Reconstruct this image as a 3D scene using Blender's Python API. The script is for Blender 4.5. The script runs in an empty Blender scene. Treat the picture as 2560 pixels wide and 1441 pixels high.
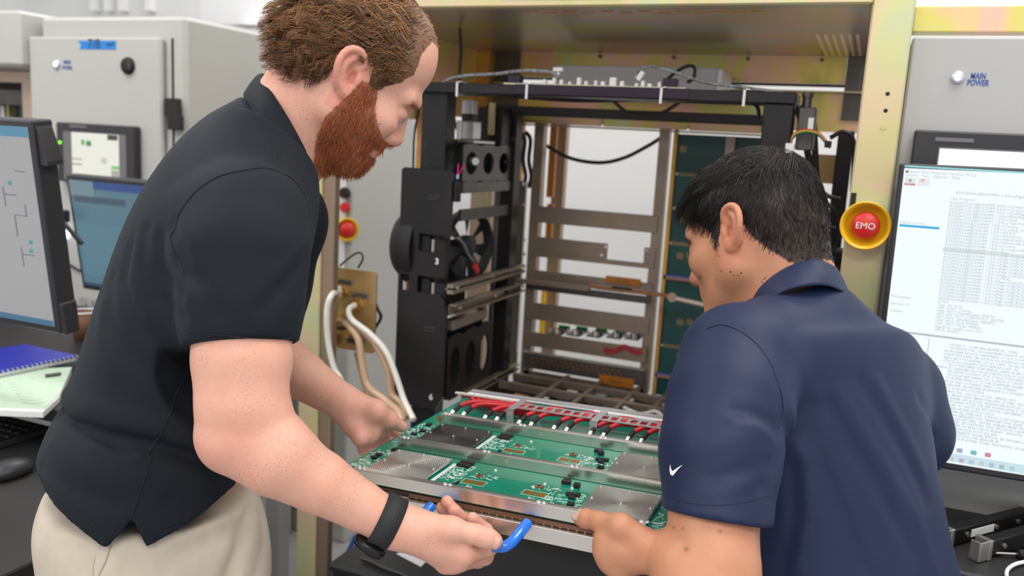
import bpy, bmesh, math, random
import numpy as np
from mathutils import Matrix, Vector
random.seed(7); RNG = np.random.default_rng(7)
scene = bpy.context.scene
COL = scene.collection
# ------------------------------------------------------------------ camera
# world axes: X along the machine front (right), Y into the machine, Z up
FPX = 2133.0
PIT, ROL, YAW, CAMH = math.radians(9.56), math.radians(3.22), math.radians(22.4), 1.55
_fw = np.array([0, math.cos(PIT), -math.sin(PIT)]); _rt = np.array([1.0, 0, 0]); _dn = np.cross(_fw, _rt)
_r = math.cos(ROL) * _rt - math.sin(ROL) * _dn; _d = math.cos(ROL) * _dn + math.sin(ROL) * _rt
def _yaw(v): return np.array([v[0]*math.cos(YAW)-v[1]*math.sin(YAW), v[0]*math.sin(YAW)+v[1]*math.cos(YAW), v[2]])
CR, CD, CF = _yaw(_r), _yaw(_d), _yaw(_fw)          # camera right, down, forward
CAM = np.array([0, 0, CAMH])
cam_data = bpy.data.cameras.new('camera'); cam = bpy.data.objects.new('camera', cam_data); COL.objects.link(cam)
cam_data.sensor_width = 36.0; cam_data.lens = FPX / 2560 * 36.0
cam_data.clip_start = 0.05; cam_data.clip_end = 60
cam.matrix_world = Matrix(((CR[0], -CD[0], -CF[0], CAM[0]), (CR[1], -CD[1], -CF[1], CAM[1]), (CR[2], -CD[2], -CF[2], CAM[2]), (0, 0, 0, 1)))
cam_data.dof.use_dof = True; cam_data.dof.focus_distance = 1.08; cam_data.dof.aperture_fstop = 4.5
scene.camera = cam
# ------------------------------------------------------------------ light
scene.view_settings.view_transform = 'Standard'; scene.view_settings.look = 'None'
scene.view_settings.gamma = 1.0; scene.view_settings.use_curve_mapping = False
scene.view_settings.exposure = 0.12
scene.cycles.use_denoising = True; scene.cycles.max_bounces = 8
world = bpy.data.worlds.new('room_light'); scene.world = world; world.use_nodes = True
world.node_tree.nodes['Background'].inputs[0].default_value = (0.96, 0.97, 1.0, 1)
world.node_tree.nodes['Background'].inputs[1].default_value = 0.82
def area(name, loc, target, sx, sy, power, col=(1, 0.97, 0.93)):
    l = bpy.data.lights.new(name, 'AREA'); l.shape = 'RECTANGLE'; l.size = sx; l.size_y = sy; l.energy = power; l.color = col
    o = bpy.data.objects.new(name, l); COL.objects.link(o); o.location = loc
    o.rotation_euler = (Vector(target) - Vector(loc)).to_track_quat('-Z', 'Y').to_euler()
    return o
for i, (x, y, pw) in enumerate([(-2.3, -0.6, 24), (0.4, -0.6, 24), (-2.3, 1.1, 21), (0.5, 1.2, 21), (-2.2, 2.9, 16), (0.6, 2.9, 18), (-0.9, -2.2, 24)]):
    area('ceiling_lamp', (x, y, 3.1), (x, y, 0), 1.2, 0.6, pw)
# ------------------------------------------------------------------ helpers
def V3(*a): return np.array(a, float)
def nrm(v): v = np.asarray(v, float); return v / np.linalg.norm(v)
def P(x, y, D): return CAM + ((x-1280)/FPX*CR + (y-720.5)/FPX*CD + CF) * D     # a point seen at a photo pixel, at a given distance
def IM(a, b, c): return nrm(a*CR + b*CD + c*CF)                               # direction: right, down, away
def tag(o, label=None, cat=None, group=None, kind=None):
    if label: o['label'] = label
    if cat: o['category'] = cat
    if group: o['group'] = group
    if kind: o['kind'] = kind
    return o
def empty(name, loc, label=None, cat=None, group=None):
    o = bpy.data.objects.new(name, None); COL.objects.link(o); o.location = loc; o.empty_display_size = 0.05
    return tag(o, label, cat, group)
def wmat(o):
    l = Matrix.LocRotScale(o.location, o.rotation_euler, o.scale)
    return l if o.parent is None else wmat(o.parent) @ o.matrix_parent_inverse @ l
def wset(o, parent):
    if parent is not None: o.parent = parent; o.matrix_parent_inverse = wmat(parent).inverted()
    return o
class MB:
    """collects world-space geometry, then links it as one mesh object"""
    def __init__(s): s.v = []; s.f = []; s.sm = []
    def add(s, v, f, smooth=False):
        n = len(s.v); s.v += [tuple(map(float, q)) for q in v]; s.f += [tuple(i+n for i in q) for q in f]; s.sm += [smooth]*len(f); return s
    def box(s, a, b, bev=0.0):
        lo = np.minimum(a, b).astype(float); hi = np.maximum(a, b).astype(float)
        m = min(bev, 0.45*float((hi-lo).min()))
        if m <= 0:
            x0, y0, z0 = lo; x1, y1, z1 = hi
            return s.add([(x0,y0,z0),(x1,y0,z0),(x1,y1,z0),(x0,y1,z0),(x0,y0,z1),(x1,y0,z1),(x1,y1,z1),(x0,y1,z1)],
                         [(0,3,2,1),(4,5,6,7),(0,1,5,4),(1,2,6,5),(2,3,7,6),(3,0,4,7)])
        vs = []; idx = {}
        for sx in (0, 1):
            for sy in (0, 1):
                for sz in (0, 1):
                    c = np.array([hi[0] if sx else lo[0], hi[1] if sy else lo[1], hi[2] if sz else lo[2]])
                    sg = np.array([-1 if sx else 1, -1 if sy else 1, -1 if sz else 1])*m
                    for ax in range(3):
                        q = c + sg; q[ax] = c[ax]; idx[(sx,sy,sz,ax)] = len(vs); vs.append(q)
        F = []; I = idx
        for ax in range(3):
            o1, o2 = [a for a in range(3) if a != ax]
            for sd in (0, 1):
                q = []
                for (u, w) in ((0,0),(1,0),(1,1),(0,1)):
                    k = [0,0,0]; k[ax] = sd; k[o1] = u; k[o2] = w; q.append(I[(k[0],k[1],k[2],ax)])
                F.append(tuple(q))
            for u in (0, 1):
                for w in (0, 1):
                    k0 = [0,0,0]; k1 = [0,0,0]; k0[o1] = k1[o1] = u; k0[o2] = k1[o2] = w; k0[ax] = 0; k1[ax] = 1
                    F.append((I[(*k0,o1)], I[(*k0,o2)], I[(*k1,o2)], I[(*k1,o1)]))
        for sx in (0,1):
            for sy in (0,1):
                for sz in (0,1): F.append((I[(sx,sy,sz,0)], I[(sx,sy,sz,1)], I[(sx,sy,sz,2)]))
        return s.add(vs, F)
    def obox(s, c, ax, half, bev=0.0):
        """oriented box: centre, 3 axes (rows), half sizes"""
        b = MB().box(-np.array(half, float), np.array(half, float), bev); A = np.array(ax, float)
        return s.add([np.asarray(c) + np.array(v) @ A for v in b.v], b.f)
    def cyl(s, a, b, r, r2=None, n=20, cap=True, smooth=True):
        a = np.asarray(a, float); b = np.asarray(b, float); r2 = r if r2 is None else r2
        u = nrm(b-a); t = nrm(np.cross(u, [0,0,1] if abs(u[2]) < .9 else [1,0,0])); w = np.cross(u, t)
        ring = [math.cos(2*math.pi*i/n)*t + math.sin(2*math.pi*i/n)*w for i in range(n)]
        s.add([a+r*q for q in ring] + [b+r2*q for q in ring], [(i,(i+1)%n,n+(i+1)%n,n+i) for i in range(n)], smooth)
        if cap:
            s.add([a+r*q for q in ring], [tuple(range(n))[::-1]]); s.add([b+r2*q for q in ring], [tuple(range(n))])
        return s
    def lathe(s, o, u, prof, n=24):
        """prof: list of (radius, height along u)"""
        o = np.asarray(o, float); u = nrm(u); t = nrm(np.cross(u, [0,0,1] if abs(u[2]) < .9 else [1,0,0])); w = np.cross(u, t)
        vs = []; F = []
        for (r, h) in prof:
            for i in range(n): vs.append(o + u*h + r*(math.cos(2*math.pi*i/n)*t + math.sin(2*math.pi*i/n)*w))
        for j in range(len(prof)-1):
            for i in range(n): F.append((j*n+i, j*n+(i+1)%n, (j+1)*n+(i+1)%n, (j+1)*n+i))
        return s.add(vs, F, True)
    def tube(s, pts, r, n=8, sub=6, cap=True):
        pts = spline(np.array(pts, float), sub) if sub > 1 else np.array(pts, float)
        m = len(pts); rr = np.interp(np.linspace(0,1,m), np.linspace(0,1,len(r)), r) if hasattr(r, '__len__') else np.full(m, r)
        tan = np.gradient(pts, axis=0); tan /= np.linalg.norm(tan, axis=1)[:,None]+1e-12
        t = nrm(np.cross(tan[0], [0,0,1] if abs(tan[0][2]) < .9 else [1,0,0])); vs = []
        for i in range(m):
            t = t - tan[i]*np.dot(t, tan[i]); t = nrm(t); w = np.cross(tan[i], t)
            for j in range(n): vs.append(pts[i] + rr[i]*(math.cos(2*math.pi*j/n)*t + math.sin(2*math.pi*j/n)*w))
        F = [(i*n+j, i*n+(j+1)%n, (i+1)*n+(j+1)%n, (i+1)*n+j) for i in range(m-1) for j in range(n)]
        s.add(vs, F, True)
        if cap: s.add(vs[:n], [tuple(range(n))[::-1]]); s.add(vs[-n:], [tuple(range(n))])
        return s
    def prism(s, poly, axis, lo, hi):
        """poly: 2-D points in the plane of the other two axes, extruded along axis"""
        o1, o2 = [a for a in range(3) if a != axis]; n = len(poly); vs = []
        for h in (lo, hi):
            for (a, b) in poly:
                q = [0,0,0]; q[o1] = a; q[o2] = b; q[axis] = h; vs.append(q)
        return s.add(vs, [tuple(range(n)), tuple(range(2*n-1, n-1, -1))] + [(i, n+i, n+(i+1)%n, (i+1)%n) for i in range(n)])
    def build(s, name, mat, parent=None):
        me = bpy.data.meshes.new(name); me.from_pydata(s.v, [], s.f)
        me.polygons.foreach_set('use_smooth', s.sm)
        bm = bmesh.new(); bm.from_mesh(me); bmesh.ops.recalc_face_normals(bm, faces=bm.faces); bm.to_mesh(me); bm.free()
        if mat: me.materials.append(mat)
        o = bpy.data.objects.new(name, me); COL.objects.link(o)
        return wset(o, parent)
def spline(p, sub):
    """Catmull-Rom through the points"""
    p = np.asarray(p, float); n = len(p)
    if n < 3: return np.array([p[0]+(p[-1]-p[0])*t for t in np.linspace(0, 1, sub+1)])
    q = np.vstack([2*p[0]-p[1], p, 2*p[-1]-p[-2]]); out = []
    for i in range(n-1):
        a, b, c, d = q[i:i+4]
        for t in np.arange(sub)/sub:
            out.append(0.5*((2*b) + (-a+c)*t + (2*a-5*b+4*c-d)*t*t + (-a+3*b-3*c+d)*t**3))
    out.append(p[-1]); return np.array(out)
def part(name, mat, parent, fn):
    m = MB(); fn(m); return m.build(name, mat, parent)
def thing(name, mat, label, cat, fn, group=None, kind=None):
    m = MB(); fn(m); o = m.build(name, mat)
    return tag(o, label, cat, group, kind)
# ------------------------------------------------------------------ materials
MATS = {}
def mat(name, col=(.5,.5,.5), rough=.5, metal=0.0, emit=0.0, spec=.5, noise=None, bump=None, trans=0, coat=0, ecol=None):
    """noise=(scale, colour2, strength)  bump=(scale, strength)"""
    if name in MATS: return MATS[name]
    m = bpy.data.materials.new(name); m.use_nodes = True; nt = m.node_tree; b = nt.nodes['Principled BSDF']; L = nt.links
    b.inputs['Base Color'].default_value = (*col, 1); b.inputs['Roughness'].default_value = rough; b.inputs['Metallic'].default_value = metal
    b.inputs['Specular IOR Level'].default_value = spec; b.inputs['Coat Weight'].default_value = coat
    if trans: b.inputs['Transmission Weight'].default_value = trans
    if emit: b.inputs['Emission Color'].default_value = (*(ecol or col), 1); b.inputs['Emission Strength'].default_value = emit
    tc = nt.nodes.new('ShaderNodeTexCoord')
    if noise:
        n = nt.nodes.new('ShaderNodeTexNoise'); n.inputs['Scale'].default_value = noise[0]; n.inputs['Detail'].default_value = 3; L.new(tc.outputs['Object'], n.inputs['Vector'])
        r = nt.nodes.new('ShaderNodeValToRGB'); r.color_ramp.elements[0].position = .3; r.color_ramp.elements[1].position = .7
        r.color_ramp.elements[0].color = (*col, 1); c2 = [a+(q-a)*noise[2] for a, q in zip(col, noise[1])]; r.color_ramp.elements[1].color = (*c2, 1)
        L.new(n.outputs['Fac'], r.inputs['Fac']); L.new(r.outputs['Color'], b.inputs['Base Color'])
    if bump:
        n2 = nt.nodes.new('ShaderNodeTexNoise'); n2.inputs['Scale'].default_value = bump[0]; L.new(tc.outputs['Object'], n2.inputs['Vector'])
        bp = nt.nodes.new('ShaderNodeBump'); bp.inputs['Strength'].default_value = bump[1]; bp.inputs['Distance'].default_value = .002
        L.new(n2.outputs['Fac'], bp.inputs['Height']); L.new(bp.outputs['Normal'], b.inputs['Normal'])
    MATS[name] = m; return m

# ------------------------------------------------------------------ implicit-surface modelling for bodies and clothes
def smin(a, b, k):
    h = np.maximum(k - np.abs(a-b), 0) / k
    return np.minimum(a, b) - h*h*k*0.25
class SDF:
    def __init__(s): s.pr = []; s.disp = []; s.xf = None
    def frame(s, O=None, A=None):
        """local frame: origin + rows forward, left, up"""
        s.xf = None if O is None else (np.asarray(O, float), np.asarray(A, float)); return s
    def _p(s, a):
        a = np.asarray(a, float)
        return a if s.xf is None else s.xf[0] + a @ s.xf[1]
    def cap(s, a, b, ra, rb=None, k=.012, op='u'):
        a = s._p(a); b = s._p(b); rb = ra if rb is None else rb
        s.pr.append(('cap', op, k, (a, b, ra, rb), (a+b)/2, np.linalg.norm(b-a)/2+max(ra, rb))); return s
    def chain(s, pts, rs, k=.012, op='u', sub=1):
        if sub > 1:
            pp = spline(np.array(pts, float), sub); rs = np.interp(np.linspace(0,1,len(pp)), np.linspace(0,1,len(pts)), rs if hasattr(rs,'__len__') else [rs]*len(pts)); pts = pp
        for i in range(len(pts)-1):
            s.cap(pts[i], pts[i+1], rs[i] if hasattr(rs,'__len__') else rs, rs[i+1] if hasattr(rs,'__len__') else rs, k, op)
        return s
    def ell(s, c, rad, ax=None, k=.012, op='u'):
        A = np.eye(3) if ax is None else np.array(ax, float)
        if s.xf is not None: A = A @ s.xf[1]
        s.pr.append(('ell', op, k, (s._p(c), A, np.array(rad, float)), s._p(c), max(rad))); return s
    def loft(s, O, u, v, w, tab, k=.02, op='u'):
        """tab rows: t, v_centre, w_centre, half_v_front, half_v_back, half_w, exponent ; u v w unit axes"""
        tab = np.array(tab, float); tt = np.linspace(tab[0,0], tab[-1,0], 160)
        idx = np.linspace(0, len(tab)-1, (len(tab)-1)*12+1)
        dense = spline(tab, 12); o = np.argsort(dense[:,0]); dense = dense[o]
        T = np.array([np.interp(tt, dense[:,0], dense[:,j]) for j in range(1, 7)])
        O = np.asarray(O, float); c = O + u*(tab[0,0]+tab[-1,0])/2
        R = np.linalg.norm([(tab[-1,0]-tab[0,0])/2+.02, np.abs(tab[:,1]).max()+tab[:,3:5].max(), np.abs(tab[:,2]).max()+tab[:,5].max()])
        s.pr.append(('loft', op, k, (O, np.asarray(u), np.asarray(v), np.asarray(w), tt, T), c, R)); return s
    def plane(s, o, n, sph=None, k=.004, op='s'):
        """removes the half space n.(p-o)>0 inside the sphere (c, r) only"""
        s.pr.append(('plane', op, k, (np.asarray(o, float), nrm(n), sph), np.asarray(sph[0]), sph[1])); return s
    @staticmethod
    def one(pr, X):
        kd, dt = pr[0], pr[3]
        if kd == 'cap':
            a, b, ra, rb = dt; ab = b-a; l2 = ab@ab + 1e-12
            q = X-a; t = np.clip((q@ab)/l2, 0, 1)
            q = q - t[:,None]*ab
            return np.sqrt(np.einsum('ij,ij->i', q, q)) - (ra + (rb-ra)*t)
        if kd == 'ell':
            c, A, r = dt; q = (X-c) @ A.T
            k0 = np.sqrt(((q/r)**2).sum(1)); k1 = np.sqrt(((q/(r*r))**2).sum(1)) + 1e-9
            return np.where(k0 < 1e-3, -min(r), k0*(k0-1)/k1)
        if kd == 'loft':
            O, u, v, w, tt, T = dt; q = X-O; t = q@u; tc = np.clip(t, tt[0], tt[-1])
            vc, wc, af, ab_, hw, ex = [np.interp(tc, tt, T[j]) for j in range(6)]
            x = q@v - vc; y = q@w - wc; a = np.where(x > 0, af, ab_)
            x2 = np.abs(x)/a; y2 = np.abs(y)/hw
            kk = (x2**ex + y2**ex + 1e-12)**(1/ex)
            rad = np.sqrt(x*x + y*y); d = rad*(1-1/np.maximum(kk, 1e-3)); d = np.where(kk < .05, -np.minimum(a, hw), d)
            e = np.abs(t-tc)
            return np.where(e > 0, np.sqrt(np.maximum(d, 0)**2 + e*e) + np.minimum(d, 0)*0, d) if e.max() > 0 else d
        if kd == 'plane':
            o, n, sph = dt; d = -((X-o)@n); ds = np.linalg.norm(X-sph[0], axis=1)-sph[1]
            return np.maximum(d, ds)
    def ev(s, X, sel=None):
        d = np.full(len(X), 1.0)
        for i, pr in enumerate(s.pr):
            if sel is not None and not sel[i]: continue
            q = s.one(pr, X); k = pr[2]
            if pr[1] == 'u': d = smin(d, q, k)
            elif pr[1] == 's': d = -smin(-d, q, k)
            elif pr[1] == 'i': d = -smin(-d, -q, k)
        if s.disp:
            c = X[len(X)//2]; R = np.linalg.norm(X[0]-X[-1])*.6
            for f in s.disp:
                if len(X) > 4000 or np.linalg.norm(f.c-c) < f.R + R: d = d + f(X)
        return d
    def mesh(s, h, B=9):
        lo = np.min([p[4]-p[5] for p in s.pr if p[1] == 'u'], axis=0) - .02; hi = np.max([p[4]+p[5] for p in s.pr if p[1] == 'u'], axis=0) + .02
        pc = np.array([p[4] for p in s.pr]); prr = np.array([p[5] for p in s.pr]); pk = np.array([p[2] for p in s.pr])
        # coarse blocks first, then the fine ones inside them
        nb = np.ceil((hi-lo)/(h*B)).astype(int); G = 4
        gc = np.stack(np.meshgrid(*[np.arange(-(-n//G)) for n in nb], indexing='ij'), -1).reshape(-1, 3)
        d = s.ev(lo + (gc+.5)*h*B*G); gc = gc[np.abs(d) < h*B*G*1.2 + .01]
        sub = np.stack(np.meshgrid(*[np.arange(G)]*3, indexing='ij'), -1).reshape(-1, 3)
        R = h*(B+2)*.87; keep = []
        for q in gc:
            g = q*G + sub; c = lo + (q+.5)*h*B*G
            sel = np.linalg.norm(pc-c, axis=1) - prr < h*B*G*.87 + R + pk + .004
            d = s.ev(lo + (g+.5)*h*B, sel); keep.append(g[np.abs(d) < R*1.3 + .004])
        act = np.concatenate(keep)
        n = B+2; ar = np.arange(n); base = np.stack(np.meshgrid(ar, ar, ar, indexing='ij'), -1).reshape(-1, 3); m = n-1
        VK = []; VP = []; FQ = []; BIG = np.int64(1 << 20); Vs = []; Is = []
        def flush():
            Vv = np.stack(Vs); i0 = np.stack(Is); neg = Vv < 0; K = len(Vv)
            sm = np.zeros((K, m, m, m, 3), np.float32); ct = np.zeros((K, m, m, m), np.float32)
            for ax in range(3):
                o1, o2 = [a for a in range(3) if a != ax]
                s0 = [slice(None)]*4; s1 = [slice(None)]*4; s0[ax+1] = slice(0, m); s1[ax+1] = slice(1, n)
                a = Vv[tuple(s0)]; bb = Vv[tuple(s1)]; cr = neg[tuple(s0)] != neg[tuple(s1)]
                t = np.where(cr, a/np.where(cr, a-bb, 1), 0); crf = cr.astype(np.float32)
                for u in (0, 1):
                    for w in (0, 1):
                        q = [slice(None)]*4; q[o1+1] = slice(u, u+m); q[o2+1] = slice(w, w+m); q = tuple(q)
                        sm[..., ax] += t[q]; ct += crf[q]
                        if u: sm[..., o1] += crf[q]
                        if w: sm[..., o2] += crf[q]
            cells = np.argwhere(ct > 0)
            if len(cells) == 0: return
            pos = sm[ct > 0]/ct[ct > 0][:, None]; ii = i0[cells[:, 0]]; cl = cells[:, 1:]
            gi = (cl + ii + 4).astype(np.int64)
            VK.append((gi[:,0]*BIG + gi[:,1])*BIG + gi[:,2]); VP.append(lo + (cl + ii + pos)*h)
            for ax in range(3):
                o1, o2 = [a for a in range(3) if a != ax]
                s0 = [slice(None)] + [slice(1, m)]*3; s1 = list(s0); s1[ax+1] = slice(2, n)
                a = neg[tuple(s0)]; bb = neg[tuple(s1)]
                for flip, msk in ((False, a & ~bb), (True, ~a & bb)):
                    e = np.argwhere(msk)
                    if len(e) == 0: continue
                    ii = i0[e[:, 0]]; e = e[:, 1:] + 1; qs = []
                    for (u, w) in ((-1,-1),(0,-1),(0,0),(-1,0)):
                        q = e.copy(); q[:, o1] += u; q[:, o2] += w; q = (q + ii + 4).astype(np.int64); qs.append((q[:,0]*BIG+q[:,1])*BIG+q[:,2])
                    q = np.stack(qs, 1)
                    FQ.append(q[:, ::-1] if flip ^ (ax == 1) else q)
        for b in act:
            c = lo + (b+.5)*h*B
            sel = np.linalg.norm(pc-c, axis=1) - prr < R + pk + .004
            if not sel.any(): continue
            Vv = s.ev(lo + (base + b*B - 1)*h, sel)
            if Vv.min() > 0 or Vv.max() < 0: continue
            Vs.append(Vv.reshape(n, n, n)); Is.append(b*B - 1)
            if len(Vs) == 256: flush(); Vs.clear(); Is.clear()
        if Vs: flush()
        K = np.concatenate(VK); Pp = np.concatenate(VP); uk, ix = np.unique(K, return_index=True)
        Fq = np.concatenate(FQ); fi = np.searchsorted(uk, Fq); fi = np.clip(fi, 0, len(uk)-1)
        ok = (uk[fi] == Fq).all(1)
        return Pp[ix], fi[ok]
def mesh_np(name, V, F, mat, parent=None, col=None, smooth=True, attr=None):
    me = bpy.data.meshes.new(name); V = np.asarray(V, np.float32); F = np.asarray(F, np.int32); k = F.shape[1]
    me.vertices.add(len(V)); me.vertices.foreach_set('co', V.ravel())
    me.loops.add(F.size); me.loops.foreach_set('vertex_index', F.ravel())
    me.polygons.add(len(F)); me.polygons.foreach_set('loop_start', np.arange(0, F.size, k, dtype=np.int32))
    me.polygons.foreach_set('use_smooth', np.full(len(F), smooth))
    me.update(); me.validate()
    if col is not None:
        a = me.color_attributes.new('Col', 'FLOAT_COLOR', 'POINT'); c = np.ones((len(V), 4), np.float32); c[:, :3] = col; a.data.foreach_set('color', c.ravel())
    if mat: me.materials.append(mat)
    o = bpy.data.objects.new(name, me); COL.objects.link(o)
    return wset(o, parent)
def relax(V, F, it=2, lam=.5):
    n = len(V); e = np.concatenate([F[:, [i, (i+1) % 4]] for i in range(4)]); V = V.copy()
    for _ in range(it):
        S = np.zeros_like(V); c = np.zeros(n)
        for j in range(3): S[:, j] = np.bincount(e[:,0], V[e[:,1], j], n) + np.bincount(e[:,1], V[e[:,0], j], n)
        c = np.bincount(e[:,0], minlength=n) + np.bincount(e[:,1], minlength=n)
        V += lam*(S/np.maximum(c, 1)[:,None] - V)
    return V
def strands(name, pts, r, mat, parent, col):
    """pts (n, m, 3) hair paths -> thin three-sided tapering tubes in one mesh"""
    n, m, _ = pts.shape
    tan = np.gradient(pts, axis=1); tan /= np.linalg.norm(tan, axis=2, keepdims=True)+1e-12
    ref = np.array([.3, .5, .81]); a = np.cross(tan, ref); a /= np.linalg.norm(a, axis=2, keepdims=True)+1e-9; b = np.cross(tan, a)
    rr = (r if np.ndim(r) else np.full(n, r))[:, None, None] * np.linspace(1, .25, m)[None, :, None]
    rings = np.stack([pts + rr*(math.cos(t)*a + math.sin(t)*b) for t in (0, 2.094, 4.189)], 2)     # n m 3 3
    V = rings.reshape(-1, 3); i = np.arange(n)[:, None, None]*m*3 + np.arange(m-1)[None, :, None]*3
    F = []
    j = np.arange(3)[None, None, :]; jn = (j+1) % 3
    F = np.stack([i+j, i+jn, i+3+jn, i+3+j], -1).reshape(-1, 4)
    return mesh_np(name, V, F, mat, parent, col=np.repeat(col, m*3, axis=0))

# ------------------------------------------------------------------ placing helpers
def ray(x, y): return (x-1280)/FPX*CR + (y-720.5)/FPX*CD + CF
def onX(x, y, c): v = ray(x, y); return CAM + v*(c/v[0])
def onY(x, y, c): v = ray(x, y); return CAM + v*(c/v[1])
def onZ(x, y, c): v = ray(x, y); return CAM + v*((c-CAMH)/v[2])
def text(name, s, size, o, xd, ud, m, parent, align='LEFT', depth=.0004, bold=0.0, sx=1.0):
    """flat lettering as a mesh; o = anchor on the baseline"""
    cu = bpy.data.curves.new(name, 'FONT'); cu.body = s; cu.size = size; cu.align_x = align; cu.extrude = depth; cu.offset = bold; cu.resolution_u = 3
    t = bpy.data.objects.new(name, cu); COL.objects.link(t); bpy.context.view_layer.update()
    me = bpy.data.meshes.new_from_object(t.evaluated_get(bpy.context.evaluated_depsgraph_get())); bpy.data.objects.remove(t); bpy.data.curves.remove(cu)
    xd = nrm(xd); ud = nrm(np.asarray(ud) - xd*(np.asarray(ud)@xd)); zd = np.cross(xd, ud)
    M = Matrix(((xd[0], ud[0], zd[0], o[0]), (xd[1], ud[1], zd[1], o[1]), (xd[2], ud[2], zd[2], o[2]), (0, 0, 0, 1))); me.transform(M @ Matrix.Diagonal((sx, 1, 1, 1)))
    me.materials.clear(); me.materials.append(m); ob = bpy.data.objects.new(name, me); COL.objects.link(ob)
    return wset(ob, parent)
XX, YY, ZZ = V3(1,0,0), V3(0,1,0), V3(0,0,1)
def chromate(name, cols, scale, metal=.55, rough=.38, seed=0.0):
    """yellow-passivated zinc: drifting gold, olive, pink and bluish tints"""
    if name in MATS: return MATS[name]
    m = bpy.data.materials.new(name); m.use_nodes = True; nt = m.node_tree; b = nt.nodes['Principled BSDF']; L = nt.links
    tc = nt.nodes.new('ShaderNodeTexCoord'); mp = nt.nodes.new('ShaderNodeMapping'); mp.inputs['Location'].default_value = (seed, seed*.7, seed*1.3); mp.inputs['Scale'].default_value = (1, 1, .6); L.new(tc.outputs['Object'], mp.inputs['Vector'])
    n = nt.nodes.new('ShaderNodeTexNoise'); n.inputs['Scale'].default_value = scale; n.inputs['Detail'].default_value = 2.5; n.inputs['Distortion'].default_value = .6; L.new(mp.outputs[0], n.inputs['Vector'])
    r = nt.nodes.new('ShaderNodeValToRGB'); r.color_ramp.elements[0].position = .28; r.color_ramp.elements[1].position = .72
    r.color_ramp.elements[0].color = (*cols[0], 1); r.color_ramp.elements[1].color = (*cols[-1], 1)
    for i, c in enumerate(cols[1:-1]): e = r.color_ramp.elements.new(.28 + .44*(i+1)/(len(cols)-1)); e.color = (*c, 1)
    L.new(n.outputs['Fac'], r.inputs['Fac']); L.new(r.outputs['Color'], b.inputs['Base Color'])
    b.inputs['Metallic'].default_value = metal; b.inputs['Roughness'].default_value = rough
    MATS[name] = m; return m
Mx = {}
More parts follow.
